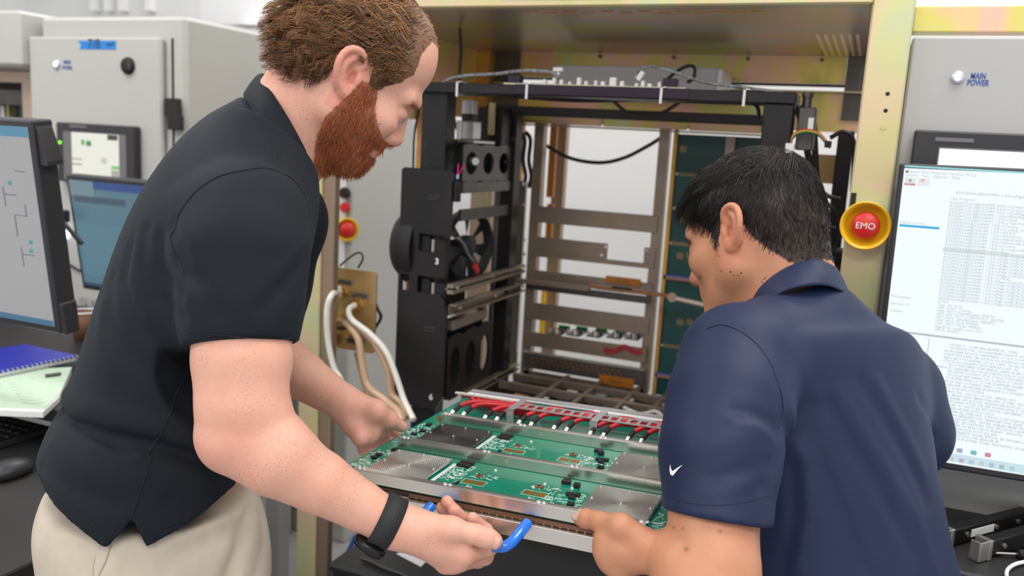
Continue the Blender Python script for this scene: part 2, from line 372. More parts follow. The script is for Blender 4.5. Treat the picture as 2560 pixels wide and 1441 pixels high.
def setup_mats():
    g = Mx
    g['wall'] = mat('white_wall_paint', (.78, .78, .77), .9, noise=(2.0, (.75, .75, .74), 1)); g['floor'] = mat('grey_floor', (.42, .42, .43), .45, noise=(3, (.36, .36, .37), 1))
    g['chr_pale'] = chromate('pale_chromate', [(.50, .54, .28), (.64, .58, .27), (.72, .56, .36), (.62, .62, .30), (.52, .60, .46)], 7, .35, .42)
    g['chr'] = chromate('gold_chromate', [(.52, .50, .14), (.82, .64, .17), (.92, .52, .42), (.74, .66, .18), (.62, .70, .36)], 6, .40, .30, 3)
    g['chr_dk'] = chromate('brown_chromate', [(.30, .25, .15), (.36, .29, .18), (.40, .27, .20), (.33, .29, .18)], 6, .6, .42, 5)
    g['chr_orange'] = chromate('orange_chromate', [(.55, .22, .06), (.72, .42, .08), (.55, .25, .10), (.68, .50, .14)], 7, .3, .4, 8)
    g['shelf'] = chromate('shelf_underside_chromate', [(.48, .42, .12), (.58, .36, .24), (.46, .42, .40), (.50, .48, .14), (.60, .38, .20)], 2.6, .75, .30, 1.5)
    g['black'] = mat('black_anodised', (.013, .012, .013), .42, .3, noise=(8, (.022, .019, .020), 1)); g['purple'] = mat('purple_black_anodised', (.035, .022, .036), .38, .5)
    g['dark'] = mat('matt_black', (.010, .010, .011), .65); g['grey_dk'] = mat('dark_grey_steel', (.10, .095, .09), .4, .6, noise=(20, (.14, .13, .12), 1))
    g['bronze'] = chromate('bronze_steel', [(.27, .21, .15), (.34, .26, .19), (.31, .25, .21), (.38, .28, .19)], 9, .7, .42, 2)
    g['steel'] = mat('brushed_steel', (.62, .60, .57), .32, .85, noise=(14, (.55, .53, .50), 1)); g['nickel'] = mat('nickel', (.72, .68, .62), .25, .9); g['alu'] = mat('aluminium', (.70, .70, .72), .38, .75)
    g['silverbox'] = mat('silver_grey_case', (.80, .80, .84), .45, .1); g['cream'] = mat('cabinet_grey_paint', (.50, .50, .465), .5, noise=(1.5, (.48, .475, .44), 1)); g['creamR'] = mat('cabinet_grey_paint_b', (.44, .44, .43), .5)
    g['white_pl'] = mat('white_plastic', (.87, .87, .86), .4); g['brass'] = mat('brass', (.75, .50, .18), .28, .9); g['brassplate'] = mat('anodised_brass_plate', (.50, .33, .14), .38, .6, noise=(5, (.58, .38, .17), 1))
    g['hose'] = mat('clear_amber_hose', (.56, .37, .23), .28, spec=.6); g['hosew'] = mat('white_hose', (.78, .75, .67), .35); g['rubber'] = mat('black_cable', (.010, .010, .011), .45)
    g['pcb'] = mat('green_pcb', (.003, .245, .150), .28, noise=(30, (.003, .205, .125), 1), coat=.4); g['pcb_dk'] = mat('dark_green_pcb', (.006, .070, .058), .4, noise=(14, (.008, .060, .060), 1)); g['pcb_brown'] = mat('brown_pcb_edge', (.16, .075, .045), .5)
    g['gold'] = mat('gold_pad', (.62, .34, .07), .3, .8); g['silk'] = mat('white_silkscreen', (.72, .76, .73), .6); g['chip'] = mat('black_chip', (.012, .012, .013), .45); g['red'] = mat('red_cable', (.58, .012, .022), .38, noise=(60, (.48, .01, .02), 1)); g['blue'] = mat('blue_vinyl', (.010, .16, .72), .18, coat=.5)
    g['yellow'] = mat('yellow_plastic', (.85, .50, .015), .35); g['redbtn'] = mat('red_button', (.68, .025, .020), .35); g['white'] = mat('white_ink', (.85, .85, .85), .6); g['blueink'] = mat('blue_ink', (.02, .09, .36), .6); g['blackink'] = mat('black_ink', (.02, .02, .02), .7)
    g['lamp'] = mat('lit_white_lamp', (1, 1, 1), .3, emit=1.7, ecol=(.92, .93, 1)); g['ring'] = mat('lamp_ring', (.62, .6, .68), .25, .4); g['tape'] = mat('blue_tape', (.02, .22, .62), .7); g['bezel'] = mat('bezel_plastic', (.028, .028, .032), .4); g['bezel_g'] = mat('bezel_grey', (.16, .155, .16), .5)
    g['screen_w'] = mat('screen_white', (.02, .02, .02), .3, emit=.93, ecol=(.86, .955, 1.0)); g['kapton'] = mat('amber_film', (.48, .17, .02), .25, coat=.3); g['copper'] = mat('copper_brown', (.34, .16, .07), .4, .5)
setup_mats()
def screwdisc(m, p, n, r, h=.0012, k=10): m.cyl(p, np.asarray(p)+nrm(n)*h, r, r*.8, k)
# ------------------------------------------------------------------ the room
thing('floor', Mx['floor'], None, None, lambda m: m.box((-4.6, -3.5, -.05), (3.2, 3.7, 0)), kind='structure')
thing('wall_back', Mx['wall'], None, None, lambda m: m.box((-4.6, 3.6, 0), (3.2, 3.7, 3.3)), kind='structure')
thing('wall_left', Mx['wall'], None, None, lambda m: m.box((-4.7, -3.5, 0), (-4.6, 3.7, 3.3)), kind='structure')

# ------------------------------------------------------------------ people
def vcol_mat(name, rough=.5, spec=.4, sss=0.0, freckle=None, bump=None, sheen=0.0, aniso=False, weave=None):
    m = bpy.data.materials.new(name); m.use_nodes = True; nt = m.node_tree; b = nt.nodes['Principled BSDF']; L = nt.links
    a = nt.nodes.new('ShaderNodeVertexColor'); a.layer_name = 'Col'
    b.inputs['Roughness'].default_value = rough; b.inputs['Specular IOR Level'].default_value = spec
    src = a.outputs['Color']; tc = nt.nodes.new('ShaderNodeTexCoord')
    if freckle:
        n = nt.nodes.new('ShaderNodeTexNoise'); n.inputs['Scale'].default_value = freckle[0]; n.inputs['Detail'].default_value = 2; L.new(tc.outputs['Object'], n.inputs['Vector'])
        r = nt.nodes.new('ShaderNodeValToRGB'); r.color_ramp.elements[0].position = freckle[1]; r.color_ramp.elements[1].position = freckle[1]+.06
        L.new(n.outputs['Fac'], r.inputs['Fac'])
        n3 = nt.nodes.new('ShaderNodeTexNoise'); n3.inputs['Scale'].default_value = 22; n3.inputs['Detail'].default_value = 2; L.new(tc.outputs['Object'], n3.inputs['Vector'])
        r3 = nt.nodes.new('ShaderNodeMapRange'); r3.inputs['From Min'].default_value = .35; r3.inputs['From Max'].default_value = .65; r3.inputs['To Min'].default_value = 0; r3.inputs['To Max'].default_value = freckle[2]; L.new(n3.outputs['Fac'], r3.inputs['Value'])
        mu = nt.nodes.new('ShaderNodeMath'); mu.operation = 'MULTIPLY'; L.new(r.outputs['Color'], mu.inputs[0]); L.new(r3.outputs[0], mu.inputs[1])
        mx = nt.nodes.new('ShaderNodeMix'); mx.data_type = 'RGBA'; mx.blend_type = 'MULTIPLY'; L.new(mu.outputs[0], mx.inputs[0]); L.new(src, mx.inputs[6]); mx.inputs[7].default_value = (*freckle[3], 1); src = mx.outputs[2]
        n4 = nt.nodes.new('ShaderNodeTexNoise'); n4.inputs['Scale'].default_value = 38; n4.inputs['Detail'].default_value = 4; L.new(tc.outputs['Object'], n4.inputs['Vector'])
        r4 = nt.nodes.new('ShaderNodeMapRange'); r4.inputs['From Min'].default_value = .4; r4.inputs['From Max'].default_value = .65; r4.inputs['To Max'].default_value = .35; L.new(n4.outputs['Fac'], r4.inputs['Value'])
        m2 = nt.nodes.new('ShaderNodeMix'); m2.data_type = 'RGBA'; m2.blend_type = 'MULTIPLY'; L.new(r4.outputs[0], m2.inputs[0]); L.new(src, m2.inputs[6]); m2.inputs[7].default_value = (1, .8, .76, 1); src = m2.outputs[2]
    L.new(src, b.inputs['Base Color'])
    if sss:
        b.inputs['Subsurface Weight'].default_value = sss; b.inputs['Subsurface Radius'].default_value = (1, .35, .2); b.inputs['Subsurface Scale'].default_value = .006
    if bump:
        n2 = nt.nodes.new('ShaderNodeTexNoise'); n2.inputs['Scale'].default_value = bump[0]; n2.inputs['Detail'].default_value = 3; L.new(tc.outputs['Object'], n2.inputs['Vector'])
        bp = nt.nodes.new('ShaderNodeBump'); bp.inputs['Strength'].default_value = bump[1]; bp.inputs['Distance'].default_value = .001
        L.new(n2.outputs['Fac'], bp.inputs['Height']); L.new(bp.outputs['Normal'], b.inputs['Normal'])
    if sheen: b.inputs['Sheen Weight'].default_value = sheen; b.inputs['Sheen Roughness'].default_value = .4
    return m
def ray_frame(x, y):
    """right, down, away axes square to the line of sight through a photo pixel"""
    f = nrm((x-1280)/FPX*CR + (y-720.5)/FPX*CD + CF); r = nrm(CR - f*(CR@f)); return r, np.cross(f, r), f
def head_frame(x, y, D, pitch, yaw, roll, side, face):
    r, d, f = ray_frame(x, y); p, yw = math.radians(pitch), math.radians(yaw)
    fw = nrm(math.cos(yw)*(face*math.cos(p)*r + math.sin(p)*d) + math.sin(yw)*f)
    up = nrm(face*math.sin(p)*r - math.cos(p)*d + math.tan(math.radians(roll))*f); lf = nrm(np.cross(up, fw)); up = np.cross(fw, lf)
    return P(x, y, D) - side*lf*.071, np.array([fw, lf, up])
def inpoly(x, y, poly):
    c = np.zeros(len(x), bool); n = len(poly); j = n-1
    for i in range(n):
        xi, yi = poly[i]; xj, yj = poly[j]
        if yi != yj: c ^= ((yi > y) != (yj > y)) & (x < (xj-xi)*(y-yi)/(yj-yi)+xi)
        j = i
    return c
def ease(x, a, b): t = np.clip((x-a)/(b-a), 0, 1); return t*t*(3-2*t)
def blob(X, c, r): return np.exp(-((X-c)**2).sum(1)/(r*r))
def seg_dist(X, pts):
    d = np.full(len(X), 9.0)
    for a, b in zip(pts[:-1], pts[1:]):
        ab = b-a; t = np.clip(((X-a)@ab)/(ab@ab+1e-12), 0, 1); q = X-a-t[:,None]*ab; d = np.minimum(d, np.sqrt((q*q).sum(1)))
    return d
def crease(pts, depth, w):
    """returns a displacement: positive depth = groove, negative = ridge"""
    pts = [np.asarray(p, float) for p in pts]; c = np.mean(pts, axis=0); R = max(np.linalg.norm(p-c) for p in pts) + 3*w
    def f(X):
        o = np.zeros(len(X)); m = ((X-c)**2).sum(1) < R*R
        if m.any():
            d = seg_dist(X[m], pts); o[m] = depth*np.exp(-(d/w)**2)
        return o
    f.c = c; f.R = R; return f
def head_prims(S, O, A, fz=0.0, wid=1.0, ear=(-1, 1), shear=0.0, nose=0.0):
    """O origin between the ear canals, rows of A: forward, left, up"""
    S.frame(O, A); f = fz; _p0 = S._p
    def sheared(a): a = np.array(a, float); a[0] += shear*min(a[2], 0); return _p0(a)
    S._p = sheared
    S.ell((-.006, 0, .046), (.098, .0755*wid, .085), k=.02)
    S.ell((.020, 0, .058), (.076, .066*wid, .068), k=.03)
    S.ell((-.045, 0, .020), (.060, .066*wid, .060), k=.03)
    S.ell((.045, 0, -.030+f*.5), (.050, .060*wid, .078), k=.03)
    for s in (-1, 1):
        S.cap((.010, s*.054*wid, -.050), (.070, s*.022, -.098), .017, .016, k=.03)
        S.cap((.008, s*.060*wid, -.010), (.010, s*.055*wid, -.052), .016, .017, k=.03)
        S.ell((.064, s*.044, -.016+f), (.026, .020, .020), k=.025)
        S.cap((.080, s*.042, .030+f), (.097, s*.012, .030+f), .010, .010, k=.016)
    S.ell((.082, 0, -.098), (.018, .022, .018), k=.025)
    S.ell((.080, 0, -.058+f*.5), (.022, .030, .026), k=.02)
    for s in (-1, 1): S.ell((.096, s*.034, .008+f), (.016, .016, .010), k=.014, op='s')
    for s in (-1, 1):
        S.ell((.0795, s*.0325, .006+f), (.0150, .0160, .0130), k=.006)
    # nose
    S.cap((.092, 0, .016+f), (.116-nose, 0, -.026+f), .0075, .0105, k=.014)
    S.ell((.112-nose, 0, -.031+f), (.012, .013, .010), k=.008)
    for s in (-1, 1):
        S.ell((.102-nose, s*.0135, -.034+f), (.011, .0075, .0085), k=.007)
        S.ell((.107-nose, s*.0075, -.0425+f), (.0055, .0032, .0055), k=.003, op='s')
    # lips
    S.chain([(.084, -.024, -.066+f*.6), (.098, -.008, -.061+f*.6), (.0995, 0, -.0625+f*.6), (.098, .008, -.061+f*.6), (.084, .024, -.066+f*.6)], [.003, .0055, .0055, .0055, .003], k=.006)
    S.chain([(.083, -.022, -.069+f*.6), (.096, -.007, -.074+f*.6), (.096, .007, -.074+f*.6), (.083, .022, -.069+f*.6)], [.003, .006, .006, .003], k=.006)
    # ears
    for s in ear:
        def e(x, y, z): # ear frame: tilted back, flaring out
            ca, sa = math.cos(.26), math.sin(.26); x2 = x*ca - z*sa; z2 = x*sa + z*ca
            return (x2 - .004 - shear*min(z2 + .002, 0), s*(.0700*wid + y), z2 + .002)
        S.ell(e(-.009, .009, .004), (.0175, .0050, .030), [(.93, s*-.36, 0), (s*.36, .93, 0), (0, 0, 1)], k=.008)
        S.chain([e(.002, .003, .006), e(.011, .006, .018), e(.007, .011, .029), e(-.005, .015, .034), e(-.017, .018, .029), e(-.0235, .020, .016), e(-.0235, .0195, .002), e(-.018, .016, -.012), e(-.010, .011, -.022), e(-.003, .007, -.027)],
                [.003, .0038, .004, .0040, .0040, .0040, .0038, .0036, .004, .005], k=.004, sub=2)
        S.ell(e(-.005, .0085, -.024), (.0075, .005, .0085), k=.006)
        S.ell(e(-.006, .0155, .004), (.0105, .0085, .018), k=.005, op='s')
        S.chain([e(-.004, .0105, .024), e(-.0135, .0130, .012), e(-.0150, .0125, .000), e(-.009, .0105, -.013)], .0034, k=.006, sub=2)
        S.ell(e(.001, .009, -.003), (.0065, .008, .009), k=.004, op='s')
        S.ell(e(.007, .0065, -.004), (.0050, .0045, .0075), k=.005)
    del S._p; S.frame()
def to_local(X, O, A): return (X-O) @ A.T
def finger(S, pts, rs, k=.006):
    S.chain(pts, rs, k=k)
def grow(L0, N0, dirs, n, step, lift, wave, freq, phase, O, A, body, gravity=0.0, stiff=.55, stepvar=None):
    """L0 roots in head frame, dirs flow function(local pos)->unit; returns paths in world"""
    p = L0.copy(); out = [p.copy()]; d = N0*lift + dirs(p); d /= np.linalg.norm(d, axis=1, keepdims=True)
    st = (step if stepvar is None else step*stepvar)[:, None] if np.ndim(step if stepvar is None else stepvar) else step
    side0 = np.cross(N0, dirs(p)); side0 /= np.linalg.norm(side0, axis=1, keepdims=True)+1e-9
    for i in range(n):
        fl = dirs(p); w = np.sin(freq*(i+1) + phase)[:, None]
        t = stiff*d + (1-stiff)*fl + wave*w*side0 + wave*.22*np.cos(freq*(i+1)+phase*1.7)[:, None]*N0
        t /= np.linalg.norm(t, axis=1, keepdims=True); d = t
        p = p + t*st
        r = body(p); q = r[0] < r[2]
        if q.any(): p[q] += r[1][q]*(r[2]-r[0][q])[:, None] if np.ndim(r[2]) == 0 else r[1][q]*(r[2][q]-r[0][q])[:, None]
        out.append(p.copy())
    Pp = np.stack(out, 1); return O + Pp @ A
def scalp_field(off, c=(-.008, 0, .046), r=(.099, .077, .086)):
    c = np.array(c); r = np.array(r)
    def f(p):
        q = (p-c)/r; k0 = np.linalg.norm(q, axis=1); g = (p-c)/(r*r); gl = np.linalg.norm(g, axis=1, keepdims=True)+1e-9
        k1 = gl[:, 0]; d = k0*(k0-1)/k1
        return d, g/gl, off
    return f
def surf(S, x, y, lift=0.0):
    """the nearest surface point of S along the line of sight through a photo pixel"""
    D = np.linspace(.82, 1.5, 240); X = CAM + ray(x, y)[None]*D[:, None]; d = S.ev(X) if not S.disp else SDF.ev(S, X)
    i = np.argmax(d < lift) if (d < lift).any() else int(np.argmin(d)); return X[i]
def cloth(name, S, h, mat, parent, it=2, col=None):
    V, F = S.mesh(h); l = np.arange(len(V)); e = np.concatenate([F[:, [i, (i+1) % 4]] for i in range(4)])
    while True:                                                         # keep the one connected piece
        m = l.copy(); q = np.minimum(l[e[:,0]], l[e[:,1]]); np.minimum.at(m, e[:,0], q); np.minimum.at(m, e[:,1], q); m = m[m]
        if (m == l).all(): break
        l = m
    big = np.bincount(l).argmax(); F = F[l[F[:,0]] == big]; u_, F = np.unique(F, return_inverse=True); V = V[u_]; F = F.reshape(-1, 4); V = relax(V, F, it)
    return mesh_np(name, V, F, mat, parent, col=col)
def sheet(name, rows, mat, parent, thick=.0022, sub=6):
    """rows: list of polylines with equal point counts -> smooth cloth sheet of given thickness"""
    R = np.array([spline(np.array(r, float), sub) for r in rows]); R = np.array([spline(R[:, j], 4) for j in range(R.shape[1])]).transpose(1, 0, 2)
    a, b = R.shape[:2]; V = R.reshape(-1, 3)
    F = [(i*b+j, i*b+j+1, (i+1)*b+j+1, (i+1)*b+j) for i in range(a-1) for j in range(b-1)]
    o = mesh_np(name, V, np.array(F), mat, parent); md = o.modifiers.new('thickness', 'SOLIDIFY'); md.thickness = thick; md.offset = 0
    return o
def seam(name, pts, S, r, mat, parent, sub=8, lift=.0003):
    """thin stitched line lying on the surface of S: each point is walked to the surface"""
    X = spline(np.array(pts, float), sub); e = 1e-3
    for _ in range(14):
        d = S.ev(X); g = np.stack([(S.ev(X+np.eye(3)[j]*e)-S.ev(X-np.eye(3)[j]*e))/(2*e) for j in range(3)], 1)
        gl = np.linalg.norm(g, axis=1, keepdims=True)+1e-6; X = X - (g/gl)*((d-lift)[:, None])*.8
    m = MB(); m.tube(X, r, n=6, sub=1); return m.build(name, mat, parent)

SKIN_A = np.array([.735, .405, .30]); SKIN_B = np.array([.52, .245, .140])
# =============================== the bearded man =============================
def man_a():
    root = empty('person', (-1.05, .95, 0), 'person in black polo shirt and beige trousers gripping the blue handle of the board', 'person')
    O, A = head_frame(886, 196, 1.125, 34, 8, 0, -1, 1)
    S = SDF(); head_prims(S, O, A, fz=-.012, wid=.97, shear=.15, nose=.006)
    S.frame()
    nb = P(716, 340, 1.20); na = O + np.array((-.022, 0, -.03)) @ A
    S.cap(na, nb, .058, .060, k=.02)
    S.cap(O + np.array((-.058, 0, -.005)) @ A, P(698, 296, 1.2), .034, .046, k=.02)
    # hidden core
    S.cap(nb, P(560, 640, 1.16), .06, .09, k=.03); S.cap(P(560, 640, 1.16), P(430, 1150, 1.14), .09, .09, k=.03)
    # near arm
    sh = P(610, 590, 1.005); el = P(592, 1085, .960); wr = P(985, 1312, 1.002)
    S.cap(P(600, 570, 1.16), sh, .055, .055, k=.03)
    S.chain([sh, P(604, 760, .975), P(606, 900, .965), P(603, 1010, .96), el], [.053, .0550, .0550, .0500, .0455], k=.004)
    S.cap(P(563, 1122, .958), P(600, 1090, .96), .020, .038, k=.014)
    S.chain([el, P(690, 1145, .965), P(800, 1207, .98), P(900, 1265, .995), wr], [.0450, .0430, .0355, .0285, .0255], k=.004)
    S.cap(P(618, 1000, .96), P(700, 1130, .962), .033, .035, k=.02)
    # near hand gripping the blue handle
    S.chain([wr, P(1040, 1330, 1.004)], [.0255, .0260], k=.015)
    kn = [P(1163, 1388, 1.000), P(1150, 1404, 1.006), P(1133, 1411, 1.012), P(1112, 1413, 1.018)]
    for q, r0, r1 in zip(kn, (.0215, .0195, .018, .0165), (.0118, .0115, .011, .0100)):
        S.cap(P(1035, 1333, 1.006), q, r0, r1, k=.008)
    S.ell(P(1085, 1345, 1.008), (.024, .021, .020), k=.012)
    pip = [P(1222, 1370, 1.022), P(1212, 1392, 1.036), P(1196, 1400, 1.046), P(1172, 1402, 1.052)]
    dip = [P(1213, 1328, 1.052), P(1176, 1320, 1.060), P(1154, 1306, 1.068), P(1134, 1312, 1.074)]
    tip = [P(1181, 1297, 1.036), P(1135, 1276, 1.042), P(1117, 1254, 1.052), P(1103, 1270, 1.060)]
    for a, b, c, d, r in zip(kn, pip, dip, tip, (.0092, .0093, .0088, .0078)):
        finger(S, [a, b, c, d], [r*1.18, r*1.05, r*.97, r*.86])
    S.chain([P(1050, 1318, 1.000), P(1128, 1323, .992), P(1190, 1337, .992), P(1218, 1346, .994), P(1237, 1354, .996)], [.019, .0135, .0104, .0108, .0094], k=.008)
    S.cap(P(1110, 1335, 1.000), P(1152, 1378, 1.004), .013, .011, k=.012)
    # far arm and hand
    S.cap(P(600, 570, 1.16), P(690, 600, 1.335), .055, .05, k=.03)
    S.chain([P(690, 600, 1.335), P(640, 850, 1.345), P(755, 940, 1.325), P(855, 1005, 1.300)], [.053, .044, .037, .0272], k=.005)
    wf = P(855, 1005, 1.300)
    for q, r1 in zip([P(962, 1062, 1.335), P(945, 1080, 1.312), P(924, 1090, 1.292), P(902, 1096, 1.276)], (.0125, .0125, .012, .011)):
        S.cap(wf, q, .0235, r1, k=.008)
    S.ell(P(905, 1050, 1.295), (.034, .030, .022), np.array([CR*.8+CD*.6, CD*.8-CR*.6, CF]), k=.016)
    S.chain([P(880, 1012, 1.292), P(940, 1028, 1.284), P(973, 1050, 1.300), P(1004, 1067, 1.316)], [.022, .0155, .0115, .0092], k=.010)
    for a, b, c in [((962, 1062, 1.335), (990, 1090, 1.37), (1030, 1100, 1.385)), ((945, 1080, 1.312), (965, 1110, 1.345), (1005, 1120, 1.36)), ((924, 1090, 1.292), (940, 1120, 1.322), (980, 1134, 1.335)), ((902, 1096, 1.276), (912, 1124, 1.300), (950, 1145, 1.312))]:
        finger(S, [P(*a), P(*b), P(*c)], [.0115, .0095, .008])
    V, F = S.mesh(.0022)
    Lc = to_local(V, O, A); x, y, z = Lc.T; hd = (np.linalg.norm(Lc-np.array([0,0,.01]), axis=1) < .16)
    col = np.tile(SKIN_A, (len(V), 1))
    def mix(m, c): nonlocal col; col = col + m[:, None]*(np.array(c)-col)
    ear = hd & (np.abs(y) > .070) & (x < .02) & (x > -.045) & (np.abs(z) < .05)
    mix(.55*ear, (.72, .27, .21)); mix(.5*hd*np.exp(-(((Lc-np.array([.115, 0, -.042]))/.018)**2).sum(1)), (.72, .28, .22))
    lip = hd & (x > .070) & (np.abs(y) < .026) & (z < -.066) & (z > -.079); mix(.7*lip, (.60, .22, .2))
    mix(.35*hd*np.exp(-(((np.abs(Lc)-np.array([.07, .05, .03]))/.03)**2).sum(1))*(z < 0), (.75, .33, .27))
    for q in kn + pip + tip: mix(.35*blob(V, q, .012), (.72, .27, .2))
    mix(.4*blob(V, P(565, 1120, .93), .03), (.74, .30, .23)); mix(.3*blob(V, P(905, 1070, 1.26), .045), (.74, .30, .25))
    beard_poly = [(.010, .004), (.034, .006), (.046, -.020), (.060, -.036), (.080, -.049), (.120, -.052), (.120, -.0655), (.076, -.0675), (.076, -.0775), (.125, -.0815), (.125, -.140), (.020, -.135), (.004, -.100), (-.006, -.062), (.004, -.02)]
    bm = hd & inpoly(x, z, beard_poly); mix(.85*bm, (.30, .085, .028))
    hair_poly = [(.020, .002), (.037, .010), (.056, .030), (.066, .050), (.060, .078), (.066, .100), (.094, .100), (.09, .16), (-.14, .16), (-.14, -.035), (-.062, -.048), (-.034, -.022), (-.018, .028), (.002, .036), (.012, .026)]
    hm = hd & inpoly(x, z, hair_poly) & ~(ear & (np.abs(y) > .078)); mix(.85*hm, (.125, .062, .026))
    skin = vcol_mat('fair_freckled_skin', .5, .35, .12, (680, .59, .75, (.68, .42, .30)), (260, .25))
    body = mesh_np('body', V, F, skin, root, col)
    N = np.zeros_like(V); fn = np.cross(V[F[:,2]]-V[F[:,0]], V[F[:,3]]-V[F[:,1]])
    for j in range(4): np.add.at(N, F[:,j], fn)
    N /= np.linalg.norm(N, axis=1, keepdims=True)+1e-12; Nl = N @ A.T
    # hair
    hi = np.where(hm)[0]; pick = RNG.choice(hi, 6800); L0 = Lc[pick] + RNG.normal(0, .0012, (len(pick), 3)); N0 = Nl[pick]
    ncl = 210; cc = Lc[RNG.choice(hi, ncl)]; cid = np.argmin(((L0[:, None, :]-cc[None])**2).sum(2), 1); cph = RNG.uniform(0, 6.28, ncl); cfr = RNG.uniform(.75, 1.15, ncl)
    def flow(p):
        d = np.stack([-.85 + 0*p[:,0], .35*np.sign(p[:,1])*np.clip(.075-np.abs(p[:,1]), 0, .08)/.075, -.30 - 9.0*np.clip(-p[:,0]-.03, 0, .1)], 1)
        d[:, 2] -= 1.6*np.clip(.07-p[:,2], 0, .1)/.07*(np.abs(p[:,1]) > .04)
        return d/np.linalg.norm(d, axis=1, keepdims=True)
    lay = RNG.uniform(.001, .0080, len(pick))*np.clip((L0[:,2]+.045)/.06, .25, 1)*np.clip((.085-L0[:,0])/.04, .35, 1)
    ln = RNG.uniform(.75, 1.2, len(pick))*np.clip(.5 + (L0[:,2]+.03)*6, .36, 1.0); ln = np.where((L0[:,0] > -.03) & (L0[:,2] < .045) & (np.abs(L0[:,1]) > .05), ln*.40, ln)
    pt = grow(L0, N0, flow, 11, .0052, .55, .80, cfr[cid], cph[cid] + RNG.normal(0, .18, len(pick)), O, A, scalp_field(lay), stiff=.42, stepvar=ln)
    rel = pt - pt[:, :1]; mr = np.zeros((ncl,) + rel.shape[1:]); cn = np.bincount(cid, minlength=ncl)[:, None, None] + 1e-6; np.add.at(mr, cid, rel); mr /= cn; mc0 = np.zeros((ncl, 3)); np.add.at(mc0, cid, pt[:, 0]); mc0 /= cn[:, 0]
    tt = np.linspace(0, 1, pt.shape[1])[None, :, None]; pt = pt[:, :1] + rel*(1-.8*tt) + mr[cid]*(.8*tt) - (pt[:, :1]-mc0[cid][:, None])*.5*tt
    hc = np.array([.215, .098, .036])*RNG.uniform(.35, 1.5, (len(pick), 1)) + np.array([.20, .105, .04])*np.clip(L0[:, 2:3]*6, 0, 1)*RNG.uniform(0, 1.3, (len(pick), 1))  # strands paler toward the crown: top highlights painted into the hair colour
    hc = hc*(RNG.uniform(.45, 1.5, ncl)[cid])[:, None]
    hairm = vcol_mat('wavy_hair', .34, .5); strands('hair', pt, RNG.uniform(.00035, .00065, len(pick)), hairm, root, hc)
    # beard
    bi = np.where(bm)[0]; pick = RNG.choice(bi, 5600); L0 = Lc[pick] + RNG.normal(0, .001, (len(pick), 3)); N0 = Nl[pick]
    def bflow(p):
        d = np.stack([.25+0*p[:,0], 0*p[:,0], -.9+0*p[:,0]], 1); return d/np.linalg.norm(d, axis=1, keepdims=True)
    blen = np.interp(L0[:,2], [-.11, -.08, -.05, -.02, .005], [.50, .52, .46, .42, .3])*RNG.uniform(.6, 1.2, len(pick)); blen = np.where((L0[:,0] > .085) & (L0[:,2] > -.066), blen*.55, blen)
    pt = grow(L0, N0, bflow, 5, .0042, .85, .35, .9, RNG.uniform(0, 6.28, len(pick)), O, A, lambda p: (np.ones(len(p)), p, 0.0), stiff=.72, stepvar=blen)
    bc = np.array([.52, .150, .046])*RNG.uniform(.45, 1.35, (len(pick), 1)); strands('beard', pt, RNG.uniform(.00028, .00048, len(pick)), hairm, root, bc)
    # eyebrow + lashes
    ei = np.where(hd & inpoly(x, z, [(.070, .010), (.086, .020), (.110, .014), (.112, .008), (.088, .012), (.070, .004)]) & (np.abs(y) < .05) & (np.abs(y) > .010))[0]
    if len(ei):
        pick = RNG.choice(ei, 420); pt = grow(Lc[pick], Nl[pick], lambda p: np.stack([-.4+0*p[:,0], .8*np.sign(p[:,1]), -.1+0*p[:,0]], 1), 3, .0026, .4, .1, .5, RNG.uniform(0, 6, 420), O, A, lambda p: (np.ones(len(p)), p, 0.0))
        strands('eyebrow', pt, np.full(420, .0002), hairm, root, np.tile([.30, .12, .05], (420, 1)))
    eyes(root, O, A, -.012, (.12, .2, .25))
    nail(root, P(1233, 1351, .9955), nrm(P(1233, 1353, .996)-P(1195, 1340, .992)), IM(.15, .10, -1), .0112, (.70, .42, .35))
    # ---------------- polo shirt
    rr_, rd_, rf_ = ray_frame(470, 820)
    u = nrm(P(690, 330, 1.16)-P(400, 1250, 1.14)); vv = nrm(rr_ + .10*rf_ - u*((rr_ + .10*rf_)@u)); ww = np.cross(vv, u); ww = ww if ww@rf_ < 0 else -ww      # forward; towards the camera
    Oc = P(400, 1250, 1.14)
    rows = [((78, 1250), (660, 1420), .165), ((86, 1150), (655, 1310), .168), ((122, 1050), (660, 1215), .165), ((164, 985), (675, 1140), .158), ((182, 925), (698, 1080), .158), ((252, 705), (738, 850), .165), ((318, 535), (772, 665), .172), ((405, 395), (795, 515), .140), ((515, 272), (800, 410), .092), ((612, 212), (795, 325), .070)]
    tab = []
    for b_, f_, hw in rows:
        pb = P(*b_, 1.14); pf = P(*f_, 1.14); c = (pb+pf)/2 - Oc; a = (pf-pb)@vv/2
        tab.append((c@u, c@vv, 0.0, a, a, hw, 2.35))
    T = SDF(); T.loft(Oc, u, vv, ww, tab, k=.02)
    T.cap(P(622, 455, 1.20), P(612, 560, 1.035), .070, .070, k=.05); T.cap(P(650, 450, 1.2), P(700, 560, 1.32), .070, .068, k=.05)
    T.chain([P(608, 568, 1.012), P(606, 640, .992), P(602, 760, .978), P(600, 900, .968)], [.0715, .0720, .0665, .0618], k=.022)
    T.chain([P(700, 540, 1.33), P(670, 700, 1.34), P(655, 850, 1.345)], [.066, .062, .058], k=.03)
    T.pr.append(('plane', 's', .003, (P(600, 862, .967), nrm(nrm(P(600, 900, .968)-P(602, 760, .978))*1.0 + .03*CR), (P(600, 930, .967), .1)), P(600, 930, .967), .1))
    T.pr.append(('plane', 's', .003, (P(662, 800, 1.342), nrm(P(655, 850, 1.345)-P(670, 700, 1.34)), (P(650, 870, 1.345), .09)), P(650, 870, 1.345), .09))
